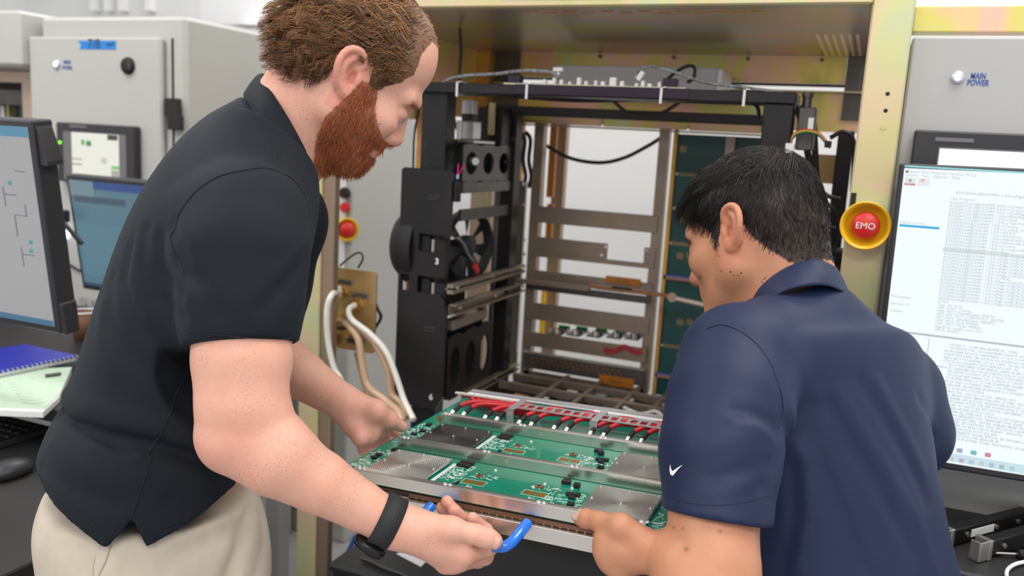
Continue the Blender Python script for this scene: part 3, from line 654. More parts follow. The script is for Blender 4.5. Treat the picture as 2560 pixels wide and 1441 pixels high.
    # neck opening
    T.pr.append(('plane', 's', .008, (P(700, 348, 1.2), IM(.81, -.58, 0), (P(760, 262, 1.2), .13)), P(760, 262, 1.2), .13))
    hem = [(60, 1185), (140, 1262), (265, 1357), (330, 1285), (365, 1363), (500, 1310), (640, 1236), (760, 1180)]
    hv = [];
    for q in hem: w_ = P(*q, .99) - Oc; hv.append((w_@vv, w_@u))
    hv = np.array(hv)
    def hemcut(X, d): q = X-Oc; return np.maximum(d, (np.interp(q@vv, hv[:,0], hv[:,1]) - q@u)*.6)
    # folds, laid on the surface as the photo shows them
    def fold(pts, dp, w): return crease([surf(T, *q) for q in pts], dp, w)
    fl = [fold([(150, 1030), (220, 1073), (310, 1094), (399, 1112), (516, 1152), (620, 1180)], .013, .009), fold([(160, 990), (225, 1030), (310, 1052), (400, 1075), (510, 1112)], -.008, .015), fold([(229, 1082), (290, 1120), (319, 1127), (346, 1109)], .005, .008), fold([(240, 1110), (300, 1150), (345, 1135)], -.004, .009),
          fold([(364, 580), (355, 652), (390, 741), (453, 795)], .0045, .011), fold([(328, 616), (310, 705), (346, 813), (408, 867)], .0045, .012), fold([(345, 600), (335, 690), (370, 780), (430, 840)], -.0035, .011), fold([(400, 600), (410, 690), (450, 745)], .004, .010), fold([(280, 700), (275, 790), (320, 880), (400, 940)], .0035, .013), fold([(260, 760), (250, 850), (290, 930)], -.003, .013),
          fold([(440, 655), (470, 690), (500, 700)], .004, .009), fold([(767, 634), (713, 697), (659, 768)], .0035, .010), fold([(772, 590), (740, 640), (700, 690)], -.003, .010), fold([(450, 620), (490, 690), (540, 780)], .0025, .012), fold([(435, 560), (450, 620), (466, 690)], .004, .008),
          fold([(470, 1135), (560, 1165), (630, 1205)], .004, .010), fold([(430, 1245), (520, 1285), (600, 1265), (640, 1240)], .0035, .010), fold([(130, 1120), (230, 1170), (340, 1190)], -.003, .016), fold([(110, 1160), (200, 1230), (290, 1262)], .003, .012), fold([(520, 1180), (600, 1215), (650, 1200)], -.003, .010), fold([(560, 260), (480, 350), (430, 450)], .002, .02), fold([(715, 360), (700, 400), (695, 425)], .002, .006)]
    T.disp += fl
    ev0 = T.ev; T.ev = lambda X, sel=None: hemcut(X, ev0(X, sel))
    shirt = bpy.data.materials.new('x'); bpy.data.materials.remove(shirt)
    cm = mat('black_polo_knit', (.0048, .0074, .0115), .78, spec=.28, bump=(900, .12))
    b = MATS['black_polo_knit'].node_tree.nodes['Principled BSDF']; b.inputs['Sheen Weight'].default_value = .04; b.inputs['Sheen Roughness'].default_value = .5; b.inputs['Sheen Tint'].default_value = (.35, .5, .6, 1)
    sh_o = cloth('polo_shirt', T, .0036, cm, root, 3)
    st = mat('black_thread', (.005, .006, .009), .8)
    def sline(nm, pts, r): seam(nm, [surf(T, *q) for q in pts], T, r, st, sh_o)
    sline('seam', [(428, 590), (450, 535), (490, 480), (545, 445), (610, 428), (680, 424), (730, 448), (762, 490), (776, 550)], .0008)
    sline('seam', [(428, 590), (440, 640), (464, 690)], .0008); sline('seam', [(332, 1285), (350, 1230), (372, 1160), (400, 1090), (430, 1020), (452, 960)], .0007); sline('seam', [(690, 425), (686, 390), (672, 345)], .0007)
    sline('hem_stitch', [(474, 828), (540, 838), (600, 842), (670, 845), (726, 844)], .0005); sline('hem_stitch', [(95, 1185), (150, 1243), (210, 1290), (270, 1335)], .0005); sline('hem_stitch', [(375, 1338), (450, 1312), (540, 1277), (625, 1232)], .0005)
    # collar: fold line against the neck, then the leaf falling outwards
    top = [P(730, 250, 1.30), P(690, 205, 1.26), P(652, 186, 1.20), P(676, 232, 1.135), P(716, 296, 1.115), P(752, 360, 1.12), P(778, 410, 1.15), P(795, 430, 1.20)]
    mid = [P(735, 262, 1.315), P(680, 215, 1.275), P(630, 205, 1.20), P(648, 262, 1.118), P(690, 340, 1.095), P(735, 405, 1.10), P(772, 432, 1.14), P(796, 440, 1.20)]
    low = [P(740, 280, 1.32), P(675, 235, 1.285), P(612, 232, 1.20), P(634, 300, 1.108), P(682, 378, 1.085), P(735, 448, 1.088), P(772, 465, 1.125), P(791, 440, 1.165)]
    inn = [P(735, 262, 1.295), P(700, 230, 1.25), P(668, 215, 1.20), P(690, 258, 1.142), P(728, 320, 1.125), P(758, 378, 1.13), P(780, 425, 1.155), P(792, 445, 1.20)]
    sheet('collar', [low, mid, top, inn], cm, sh_o, .0026)
    cst = [a*.93 + b_*.07 for a, b_ in zip(low, mid)]; m = MB(); m.tube(np.array(cst[2:]) + (np.array(cst[2:]) - P(715, 330, 1.2))*.012, .0005, n=5, sub=6); m.build('collar_stitch', st, sh_o)
    # ---------------- trousers
    Q = SDF(); rows = [((112, 1130), (640, 1290), .140), ((92, 1230), (672, 1330), .150), ((98, 1330), (690, 1400), .155), ((110, 1441), (694, 1441), .158)]
    up = V3(0, 0, 1); fv = nrm(vv - up*(vv@up)); sv = nrm(np.cross(fv, up)); sv = sv if sv@CF < 0 else -sv; Ot = P(395, 1400, 1.14); tab = []
    for b_, f_, hw in rows:
        pb = P(*b_, 1.14); pf = P(*f_, 1.14); c = (pb+pf)/2-Ot; a = (pf-pb)@fv/2; tab.append((c@up, c@fv, 0, a, a, hw, 2.3))
    tab = sorted(tab); Q.loft(Ot, up, fv, sv, tab, k=.03)
    for s, off in ((1, .035), (-1, -.01)):
        hip = Ot + sv*s*.080 - up*.03 - fv*off*.5; Q.chain([hip, V3(*(hip[:2] + fv[:2]*.03), .52), V3(*(hip[:2]+fv[:2]*-.01), .10)], [.105, .080, .062], k=.03)
    Q.disp += [crease([surf(Q, *q) for q in pts], dp, w) for pts, dp, w in [([(628, 1240), (610, 1330), (575, 1445)], .012, .010), ([(258, 1350), (240, 1400), (240, 1450)], .002, .006), ([(300, 1330), (285, 1390), (265, 1450)], -.003, .007), ([(420, 1400), (500, 1360), (590, 1310)], .004, .013), ([(400, 1360), (480, 1330), (560, 1290)], -.003, .013), ([(120, 1290), (170, 1350), (230, 1380)], .003, .014), ([(650, 1270), (660, 1350), (640, 1441)], .0035, .011), ([(200, 1320), (260, 1360), (300, 1420)], -.002, .012)]]
    tm = mat('beige_chino', (.56, .49, .40), .85, spec=.2, noise=(30, (.50, .43, .345), 1), bump=(800, .1))
    tr = cloth('trousers', Q, .0055, tm, root, 2)
    stt = mat('beige_thread', (.43, .37, .30), .9)
    seam('pocket_edge', [surf(Q, *q) for q in ((300, 1330), (272, 1390), (246, 1450))], Q, .0010, stt, tr); seam('side_seam', [surf(Q, *q) for q in ((258, 1350), (238, 1400), (232, 1450))], Q, .0008, stt, tr)
    for s in (1, -1):
        hip = Ot + sv*s*.080 - fv*.01
        def shoe(m, hip=hip):
            pass
        K = SDF(); bx = V3(hip[0], hip[1], .05); K.ell(bx + fv*.06, (.145, .05, .045), [fv, sv, up], k=.02); K.ell(bx + V3(0, 0, .03), (.06, .045, .06), [fv, sv, up], k=.03); K.pr.append(('plane', 's', .004, (V3(hip[0], hip[1], .006), -up, (bx, .4)), bx, .4))
        cloth('shoe', K, .006, mat('brown_shoe', (.05, .03, .02), .5), root, 1)
    return root
def eyes(root, O, A, fz, iris):
    for s in (-1, 1):
        c = O + np.array((.0818, s*.0325, .0035+fz)) @ A; fwd = nrm(np.array((.93, s*.10, -.36)) @ A)
        e = MB().lathe(c, fwd, [(.0001, -.0118)] + [(.0118*math.sin(t), -.0118*math.cos(t)) for t in np.linspace(.2, math.pi-.02, 12)], 16).build('eyeball', mat('eye_white', (.75, .72, .68), .15), root)
        MB().lathe(c, fwd, [(.0060, .0104), (.0058, .0109), (.003, .0119), (.0001, .0122)], 16).build('iris', mat('iris_%d' % int(iris[2]*100), iris, .1), e)
def nail(root, c, along, normal, r, col):
    normal = nrm(normal - along*(normal@along)); sd = np.cross(along, normal); V = []; F = []; n, m = 7, 7
    for i in range(n):
        for j in range(m):
            a = (i/(n-1)-.5)*2; t = (j/(m-1)-.5)*1.9; w = .80*(1-.35*max(0, a-.3)**2 - .25*max(0, -a-.4)**2)
            V.append(c + along*a*.0062 + (sd*math.sin(t*w) + normal*(math.cos(t*w)))*r*1.035 - normal*.0004*(1+a))
    F = [(i*m+j, i*m+j+1, (i+1)*m+j+1, (i+1)*m+j) for i in range(n-1) for j in range(m-1)]
    o = mesh_np('fingernail', V, np.array(F), mat('nail_%d' % int(col[0]*100), col, .28, spec=.5), root); md = o.modifiers.new('thickness', 'SOLIDIFY'); md.thickness = .0006

# =============================== the dark-haired man ==========================
def man_b():
    root = empty('person', (.33, .93, 0), 'person in navy blue polo shirt seen from behind, thumb on the board edge', 'person')
    O, A = head_frame(1824, 582, 1.235, 20, 29, 20, 1, -1)
    S = SDF(); head_prims(S, O, A, fz=-.004, wid=1.0, nose=.002)
    nb = P(1965, 775, 1.25); na = O + np.array((-.026, 0, -.03)) @ A
    S.cap(na, nb, .060, .066, k=.03); S.cap(O + np.array((-.062, 0, -.015)) @ A, P(2005, 760, 1.24), .040, .055, k=.03)
    S.cap(nb, P(2060, 1000, 1.215), .055, .07, k=.03); S.cap(P(2060, 1000, 1.215), P(2120, 1440, 1.17), .07, .07, k=.03)
    # left arm
    sh = P(1835, 905, 1.09); el = P(1800, 1545, .925); wr = P(1678, 1390, .975)
    S.cap(P(2030, 950, 1.225), sh, .05, .052, k=.03)
    S.chain([sh, P(1800, 1120, 1.03), P(1783, 1300, .980), P(1785, 1420, .950), el], [.053, .0525, .0510, .0505, .047], k=.004)
    S.chain([el, P(1745, 1470, .942), P(1705, 1415, .962), wr], [.046, .046, .0375, .0300], k=.010)
    S.chain([wr, P(1640, 1386, .984)], [.0290, .0235], k=.006)
    # left hand: thumb over the board's edge, fingers under it
    mc = [P(1515, 1356, .998), P(1513, 1380, .996), P(1524, 1404, .995), P(1546, 1424, .994)]
    for q, r0, r1 in zip(mc, (.0235, .0235, .0225, .021), (.0135, .0135, .013, .012)):
        S.cap(P(1628, 1384, .985), q, r0*.92, r1, k=.005)
    S.ell(P(1570, 1374, .990), (.030, .021, .018), np.array([CR, CD, CF]), k=.012)
    for q, dx in zip(mc, (0, 4, 10, 16)):
        e = q + V3(-.006, .032, -.012); g = e + V3(-.008, .030, .002)
        finger(S, [q, e, g], [.0125, .0102, .0088], k=.008)
    S.chain([P(1604, 1356, .985), P(1552, 1315, .987), P(1498, 1304, 1.010), P(1467, 1298, 1.024), P(1448, 1295, 1.032)], [.019, .0135, .0106, .0108, .0094], k=.007)
    S.cap(P(1552, 1326, .988), P(1517, 1354, .998), .0120, .0115, k=.010)
    # right arm reaching for the board
    S.cap(P(2030, 950, 1.225), P(2225, 990, 1.32), .05, .05, k=.03)
    rs = P(2225, 990, 1.32); re = np.array([.015, 1.49, 1.03]); rw = np.array([-.10, 1.43, 1.04]); 
    S.chain([rs, re, (re+rw)/2, rw], [.05, .044, .040, .030], k=.02); rp = np.array([-.125, 1.40, 1.048])
    S.cap(rw, rp, .028, .020, k=.02)
    for i in range(4): finger(S, [rp + V3(-.004, -.026+i*.016, -.002), rp + V3(-.035, -.036+i*.016, .0)], [.0098, .0082])
    finger(S, [rp + V3(.01, -.02, .010), rp + V3(.004, -.045, .03)], [.0125, .009])
    V, F = S.mesh(.0022)
    Lc = to_local(V, O, A); x, y, z = Lc.T; hd = np.linalg.norm(Lc-np.array([0,0,.01]), axis=1) < .16
    col = np.tile(SKIN_B, (len(V), 1))
    def mix(m, c): nonlocal col; col = col + m[:, None]*(np.array(c)-col)
    ear = hd & (np.abs(y) > .071) & (x < .02) & (x > -.045) & (np.abs(z) < .05); mix(.5*ear, (.62, .23, .15))
    mix(.45*hd*np.exp(-(((Lc-np.array([.11, 0, -.032]))/.02)**2).sum(1)), (.6, .22, .15))
    lip = hd & (x > .086) & (np.abs(y) < .024) & (z < -.058) & (z > -.084); mix(.6*lip, (.45, .15, .12))
    for q in mc: mix(.4*blob(V, q, .014), (.56, .23, .14))
    for q, r in [((1750, 694, 1.2), .0022), ((1803, 679, 1.19), .0013), ((1716, 1374, .93), .0018), ((1684, 1320, .95), .0012), ((1708, 1322, .95), .0011), ((1800, 1330, .94), .0013), ((1791, 700, 1.2), .0012)]:
        w_ = P(*q); e = nrm(w_-CAM); tt = (V-CAM)@e; mm = np.linalg.norm((V-CAM)-tt[:, None]*e, axis=1); mix(.7*np.exp(-(mm/(r*1.3))**2)*(tt < q[2]+.2), (.12, .05, .03))
    hair_poly = [(.016, -.020), (.022, -.004), (.034, .014), (.052, .030), (.066, .048), (.074, .064), (.086, .084), (.1, .16), (-.14, .16), (-.14, -.055), (-.075, -.068), (-.050, -.040), (-.030, -.012), (-.022, .026), (.000, .036), (.008, .020)]
    hm = hd & inpoly(x, z, hair_poly) & ~(ear & (np.abs(y) > .078)); 
    soft = ease(z, -.082, -.058)*.96; mix(hm*soft, (.010, .008, .007))
    skin = vcol_mat('tan_skin', .46, .4, .10, (360, .70, .4, (.5, .3, .2)), (260, .25))
    mesh_np('body', V, F, skin, root, col)
    N = np.zeros_like(V); fn = np.cross(V[F[:,2]]-V[F[:,0]], V[F[:,3]]-V[F[:,1]])
    for j in range(4): np.add.at(N, F[:,j], fn)
    N /= np.linalg.norm(N, axis=1, keepdims=True)+1e-12; Nl = N @ A.T
    hi = np.where(hm)[0]; pick = RNG.choice(hi, 13500); L0 = Lc[pick] + RNG.normal(0, .0011, (len(pick), 3)); N0 = Nl[pick]
    wh = np.array([-.062, .012, .105])
    def flow(p):
        d = p-wh; d[:, 2] *= 1.0; n = (p-np.array([-.008, 0, .046]))/np.array([.099, .077, .086])**2; n /= np.linalg.norm(n, axis=1, keepdims=True)
        d = d - (d*n).sum(1, keepdims=True)*n; d = d/(np.linalg.norm(d, axis=1, keepdims=True)+1e-6)
        d[:, 0] += .5*(p[:, 2] > .07); d[:, 2] -= .25
        return d/np.linalg.norm(d, axis=1, keepdims=True)
    topw = ease(L0[:,2], .02, .10); lay = RNG.uniform(.0003, .0070, len(pick))*(.20 + .80*topw)*np.clip((L0[:,2]+.08)/.06, .15, 1)
    ln = RNG.uniform(.7, 1.2, len(pick))*(.62 + .5*topw + .35*ease(L0[:,0], .03, .09))*np.clip((L0[:,2]+.085)/.06, .25, 1)
    ncl = 420; cc = Lc[RNG.choice(hi, ncl)]; cid = np.argmin(((L0[:, None, :]-cc[None])**2).sum(2), 1); cph = RNG.uniform(0, 6.28, ncl)
    pt = grow(L0, N0, flow, 6, .0054, .5, .24, .7, cph[cid] + RNG.normal(0, .5, len(pick)), O, A, scalp_field(lay), stiff=.55, stepvar=ln)
    g = RNG.uniform(0, 1, (len(pick), 1)); hc = np.array([.014, .011, .0105])*RNG.uniform(.5, 1.6, (len(pick), 1)) + (g > .975)*np.array([.12, .115, .11]); hc = hc*(RNG.uniform(.5, 1.6, ncl)[cid])[:, None]  # a few grey strands among the black: sheen painted as strand colour
    hairm = vcol_mat('short_black_hair', .36, .5); strands('hair', pt, RNG.uniform(.00028, .00048, len(pick)), hairm, root, hc)
    ei = np.where(hd & (x > .066) & (z > .014) & (z < .024) & (np.abs(y) < .052) & (np.abs(y) > .012))[0]
    if len(ei):
        pick = RNG.choice(ei, 300); pt = grow(Lc[pick], Nl[pick], lambda p: np.stack([-.4+0*p[:,0], .8*np.sign(p[:,1]), -.1+0*p[:,0]], 1), 3, .0024, .4, .1, .5, RNG.uniform(0, 6, 300), O, A, lambda p: (np.ones(len(p)), p, 0.0))
        strands('eyebrow', pt, np.full(300, .0002), hairm, root, np.tile([.02, .015, .012], (300, 1)))
    eyes(root, O, A, -.004, (.03, .015, .01))
    nail(root, P(1453, 1295, 1.030), nrm(P(1448, 1295, 1.032)-P(1497, 1304, 1.010)), IM(.0, -.55, -1), .0112, (.64, .40, .31))
    # ---------------- polo shirt
    rr_, rd_, rf_ = ray_frame(2060, 1050); Oc = P(2135, 1500, 1.16); u = nrm(P(1985, 775, 1.245)-Oc); Lt = np.linalg.norm(P(1985, 775, 1.245)-Oc)
    vv = -rr_*math.cos(.66) + rf_*math.sin(.66); vv = nrm(vv - u*(vv@u)); ww = np.cross(u, vv)         # forward, his left
    T = SDF()
    T.loft(Oc, u, vv, ww, [(-.22, 0, 0, .112, .115, .165, 2.3), (-.06, 0, 0, .115, .115, .172, 2.3), (.06, 0, 0, .112, .112, .165, 2.3), (.17, .0, 0, .118, .118, .168, 2.3), (.27, .0, 0, .122, .122, .182, 2.3), (.34, 0, 0, .112, .118, .182, 2.25), (Lt-.035, .005, 0, .090, .098, .130, 2.1), (Lt+.012, .008, 0, .072, .080, .084, 2.0)], k=.02)
    T.cap(P(1990, 850, 1.2), P(1850, 900, 1.10), .07, .070, k=.05); T.cap(P(2040, 860, 1.26), P(2225, 975, 1.31), .07, .070, k=.05)
    T.chain([P(1845, 915, 1.095), P(1822, 1010, 1.052), P(1800, 1130, 1.012), P(1790, 1360, .966)], [.0735, .0715, .0665, .0615], k=.025)
    e1 = P(2262, 1080, 1.31); T.chain([P(2235, 985, 1.315), e1, e1 + nrm(re-rs)*.06], [.068, .064, .062], k=.025)
    hp = P(1787, 1296, .978); T.pr.append(('plane', 's', .003, (hp, nrm(nrm(P(1790, 1360, .966)-P(1800, 1130, 1.012)) + .28*CF), (hp + nrm(P(1790, 1360, .966)-P(1800, 1130, 1.012))*.085, .115)), hp + nrm(P(1790, 1360, .966)-P(1800, 1130, 1.012))*.085, .115))
    na_ = nrm(O - P(1985, 790, 1.25)); T.pr.append(('plane', 's', .008, (P(1985, 728, 1.25), nrm(IM(-.25, -1, .1)), (P(1975, 690, 1.25), .105)), P(1975, 690, 1.25), .105))
    D = P
    T.disp += [crease([surf(T, *q) for q in pts], dp, w) for pts, dp, w in [([(2091, 989), (2154, 1092), (2234, 1211), (2297, 1314), (2337, 1441)], -.0035, .013), ([(2070, 1010), (2130, 1115), (2205, 1235), (2265, 1340), (2300, 1441)], .0040, .013), ([(2154, 957), (2218, 1060), (2273, 1155), (2313, 1250)], .0035, .012), ([(2190, 960), (2250, 1070), (2300, 1170)], -.003, .012),
               ([(2028, 1013), (2044, 1132), (2091, 1250), (2154, 1409)], .0035, .013), ([(2050, 1000), (2070, 1130), (2120, 1250), (2180, 1400)], -.003, .013), ([(1980, 1029), (2012, 1155), (2020, 1290), (1990, 1420)], -.0040, .014), ([(1955, 1060), (1985, 1180), (1990, 1300), (1960, 1430)], .004, .012), ([(1846, 1029), (1901, 1044), (1940, 1072)], .005, .009), ([(1840, 1052), (1895, 1072), (1935, 1098)], -.004, .010), ([(1940, 1080), (1940, 1140), (1905, 1215)], .005, .009),
               ([(1774, 1227), (1853, 1211), (1917, 1187)], -.0025, .010), ([(1780, 1205), (1850, 1185), (1915, 1160)], .0025, .010), ([(1743, 1060), (1800, 1045), (1838, 1029)], .002, .010), ([(1720, 1130), (1790, 1105), (1860, 1095)], -.002, .012), ([(2300, 1000), (2335, 1100), (2350, 1220)], .003, .010), ([(2230, 1240), (2270, 1330), (2290, 1430)], -.003, .011), ([(1850, 835), (1905, 880), (1945, 960)], .0015, .008)]]
    cm = mat('navy_polo_knit', (.0078, .0155, .052), .58, spec=.35, bump=(900, .10)); b = cm.node_tree.nodes['Principled BSDF']; b.inputs['Sheen Weight'].default_value = .04; b.inputs['Sheen Roughness'].default_value = .5; b.inputs['Sheen Tint'].default_value = (.4, .55, .9, 1)
    so = cloth('polo_shirt', T, .0038, cm, root, 3); st = mat('navy_thread', (.009, .015, .044), .7)
    def sline(nm, pts, r): seam(nm, [surf(T, *q) for q in pts], T, r, st, so)
    sline('seam', [(1768, 822), (1805, 815), (1850, 830), (1890, 862), (1925, 910), (1948, 970), (1955, 1030), (1945, 1075)], .0007); sline('hem_stitch', [(1672, 1242), (1720, 1258), (1790, 1264), (1860, 1256), (1925, 1238)], .0005)
    top = [D(1835, 800, 1.29), D(1868, 772, 1.225), D(1903, 718, 1.195), D(1955, 677, 1.182), D(2007, 656, 1.18), D(2047, 651, 1.19), D(2085, 664, 1.23), D(2090, 690, 1.30)]
    low = [D(1830, 840, 1.28), D(1872, 798, 1.195), D(1924, 754, 1.160), D(1970, 726, 1.143), D(2024, 714, 1.139), D(2078, 717, 1.154), D(2122, 742, 1.215), D(2132, 765, 1.30)]
    mid = [a*.5+c*.5 - CF*.006 for a, c in zip(top, low)]
    inn = [a*.6+c*.4 + CF*.012 for a, c in zip(top, low)]
    sheet('collar', [low, mid, top, inn], cm, so, .0026)
    # white curved tick on the sleeve
    def tick(m):
        c = P(1697, 1178, .985); e = spline(np.array([(-13, 16), (-12, 4), (-14, -10), (-13, 14), ]), 1)
        o = [(1683, 1170), (1681, 1182), (1682, 1194), (1686, 1196), (1691, 1188), (1698, 1176), (1707, 1164), (1697, 1173), (1690, 1181), (1686, 1185), (1684, 1180)]
        X = np.array([P(a, b_, .955) for a, b_ in o])
        for _ in range(40):
            dd = T.ev(X); X = X + np.outer(np.clip(dd-.0012, -.004, .004)*.8, CF)
        n = len(X); m.add(list(X) + list(X - .0006*CF), [tuple(range(n)), tuple(range(2*n-1, n-1, -1))] + [(i, (i+1) % n, n+(i+1) % n, n+i) for i in range(n)])
    part('sleeve_mark', mat('white_print', (.85, .86, .88), .6), so, tick)
    # trousers, below the picture
    Q = SDF(); up = V3(0, 0, 1); hp = V3(*(Oc[:2]), .80); fv = nrm(vv*V3(1, 1, 0)); sv = np.cross(up, fv)
    Q.loft(hp, up, fv, sv, [(-.16, 0, 0, .11, .115, .16, 2.3), (-.05, 0, 0, .105, .11, .16, 2.3), (.06, 0, 0, .10, .10, .15, 2.2)], k=.03)
    for s_ in (1, -1):
        h_ = hp + sv*s_*.085 - up*.10; Q.chain([h_, V3(h_[0], h_[1], .42), V3(h_[0], h_[1], .08)], [.095, .072, .058], k=.03)
        K = SDF(); bx = V3(h_[0], h_[1], .05); K.ell(bx + fv*.06, (.14, .05, .045), [fv, sv, up], k=.02); K.ell(bx + V3(0, 0, .03), (.06, .045, .06), [fv, sv, up], k=.03); K.pr.append(('plane', 's', .004, (V3(h_[0], h_[1], .006), -up, (bx, .4)), bx, .4))
        cloth('shoe', K, .007, mat('black_shoe', (.02, .02, .02), .5), root, 1)
    cloth('trousers', Q, .008, mat('charcoal_trousers', (.03, .03, .035), .85), root, 1)
    return root

# ------------------------------------------------------------------ the test station frame
YF = 1.624
fr = empty('equipment_frame', (-.58, 1.95, 0), 'large gold chromate steel equipment frame with posts and top shelf around the open bay', 'machine frame')
def post(m, x0, x1, y0, y1, z0=0.0, z1=2.15): m.box((x0, y0, z0), (x1, y1, z1), .003)
pr_ = part('post', Mx['chr_pale'], fr, lambda m: post(m, -.037, .030, YF, YF+.06))
for (px, py) in ((2219, 235), (2214, 277)):
    part('hole', Mx['dark'], pr_, lambda m: m.cyl(onY(px, py, YF-.0003), onY(px, py, YF+.002), .0036, n=14))
part('screw', Mx['chr_pale'], pr_, lambda m: m.cyl(onY(2209, 318, YF-.0012), onY(2209, 318, YF+.002), .0045, n=14))
part('slot', Mx['dark'], pr_, lambda m: m.box(onY(2128, 482, YF-.0004), onY(2136, 532, YF+.003)))
part('post', Mx['chr_pale'], fr, lambda m: post(m, -1.205, -1.150, YF, YF+.035))
part('post_channel', Mx['chr_dk'], fr, lambda m: post(m, -1.150, -1.118, YF+.006, YF+.030))
part('rear_post', Mx['chr_dk'], fr, lambda m: post(m, -1.17, -1.10, 2.45, 2.52)); part('rear_post', Mx['chr_dk'], fr, lambda m: post(m, -.03, .03, 2.45, 2.52))
part('top_beam', Mx['chr_pale'], fr, lambda m: m.box((-1.205, YF-.004, 1.819), (-.0372, YF+.030, 2.00), .003))
def shelf_plate(m):
    """thin plate with six rows of square vent holes punched through near its right end"""
    xs = [float(onZ(2054 + i*18.6, 112, 1.822)[0]) for i in range(6)]; ys = [float(onZ(2100, 88 + k*4.9, 1.822)[1]) for k in range(11)][::-1]; r = .0034
    xa, xb, ya, yb = xs[0]-.012, xs[-1]+.012, min(ys)-.008, max(ys)+.008; z0, z1 = 1.822, 1.8227
    xb = min(xb, -.0385); m.box((-1.15, YF+.031, z0), (xa, 2.46, z1)); m.box((xb, YF+.031, z0), (-.038, 2.46, z1)); m.box((xa, YF+.031, z0), (xb, ya, z1)); m.box((xa, yb, z0), (xb, 2.46, z1))
    e = [xa] + [v for x in xs for v in (x-r, x+r)] + [xb]
    for a in range(0, len(e), 2): m.box((e[a], ya, z0), (e[a+1], yb, z1))
    ys = sorted(ys); f = [ya] + [v for y in ys for v in (y-min(r, (ys[1]-ys[0])*.36), y+min(r, (ys[1]-ys[0])*.36))] + [yb]
    for x in xs:
        for a in range(0, len(f), 2): m.box((x-r, f[a], z0), (x+r, f[a+1], z1))
sp = part('shelf', Mx['shelf'], fr, shelf_plate)
part('shelf_lip', Mx['chr_dk'], sp, lambda m: m.box((-1.149, YF+.0305, 1.8195), (-.039, YF+.034, 1.8218)))
for i in range(13):
    q = onZ(1330 + i*47, 30 + (i % 2)*3, 1.8205); part('vent_slot', Mx['gold'], sp, lambda m: m.box(q - V3(.012, .003, 0), q + V3(.012, .003, .0012)))
part('name_strip', Mx['white'], fr, lambda m: m.box(onY(1250, -22, YF-.0052), onY(1555, -3, YF-.004)))
# inner panels under the shelf
part('side_panel', Mx['chr_orange'], fr, lambda m: m.box((-1.149, 1.72, 1.60), (-1.143, 2.0, 1.8215))); part('side_panel', Mx['chr'], fr, lambda m: m.box((-1.149, 2.003, 1.62), (-1.140, 2.44, 1.8215)))
part('side_panel_rib', Mx['chr_pale'], fr, lambda m: m.box((-1.143, 1.985, 1.60), (-1.120, 2.010, 1.8215))); part('side_panel_rib', Mx['chr_orange'], fr, lambda m: m.box((-1.14, 2.39, 1.60), (-1.10, 2.44, 1.8215)))
part('back_panel', Mx['chr'], fr, lambda m: m.box((-1.10, 2.44, 1.752), (-.10, 2.446, 1.8215)))
part('panel_end', Mx['grey_dk'], fr, lambda m: m.box((-1.10, 2.43, 1.60), (-1.02, 2.439, 1.8215))); part('panel_end', Mx['grey_dk'], fr, lambda m: m.box((-.099, 2.43, 1.66), (-.032, 2.445, 1.8215)))
part('back_rail', Mx['dark'], fr, lambda m: m.box((-1.10, 2.438, 1.744), (-.032, 2.449, 1.751)))
for i in range(4):
    q = onY(1500 + i*185, 141 + i*3, 2.437); part('screw', Mx['grey_dk'], fr, lambda m: m.cyl(q, q + V3(0, -.006, 0), .005, n=10))
part('lower_panel', Mx['chr'], fr, lambda m: m.box((-1.09, 2.44, 1.628), (-.0315, 2.446, 1.731))); part('lower_panel_lip', Mx['chr_pale'], fr, lambda m: m.box((-1.09, 2.405, 1.7285), (-.0315, 2.439, 1.7315)))
part('side_rail', Mx['chr_orange'], fr, lambda m: m.box((-1.12, 2.0, 1.10), (-1.10, 2.03, 1.62)))
# right-hand neighbour beam
thing('cross_beam', Mx['chr'], 'gold chromate beam running above the grey cabinet with the main power lamp', 'beam', lambda m: m.box((.0305, 1.69, 1.782), (1.2, 1.74, 1.825), .002))
# ------------------------------------------------------------------ emergency stops
def estop(c, n, label, big):
    t = empty('emergency_stop', c, label, 'button', 'emergency stop buttons'); n = nrm(n); s = .042 if big else .036
    part('shroud', Mx['yellow'], t, lambda m: m.lathe(c, n, [(.3*s, .0), (s*.62, 0.0), (s*.80, .005), (s*.90, .016), (s*1.0, .028), (s*.985, .030), (s*.93, .030), (s*.80, .014), (s*.66, .006), (.3*s, .005)], 32))
    b = part('push_button', Mx['redbtn'], t, lambda m: m.lathe(c, n, [(.4*s, .005), (.42*s, .012), (s*.54, .014), (s*.56, .018), (s*.54, .024), (s*.46, .027), (.0005, .028)], 28))
    if big: text('lettering', 'EMO', .0155, np.asarray(c) + n*.0282 - ZZ*.0055, XX, ZZ, Mx['white'], b, 'CENTER', .0002)
    return t
estop(onY(2166, 563, YF-.0015), -YY + V3(-.05, 0, .02), 'yellow emergency stop button lettered EMO on the right gold post', True)
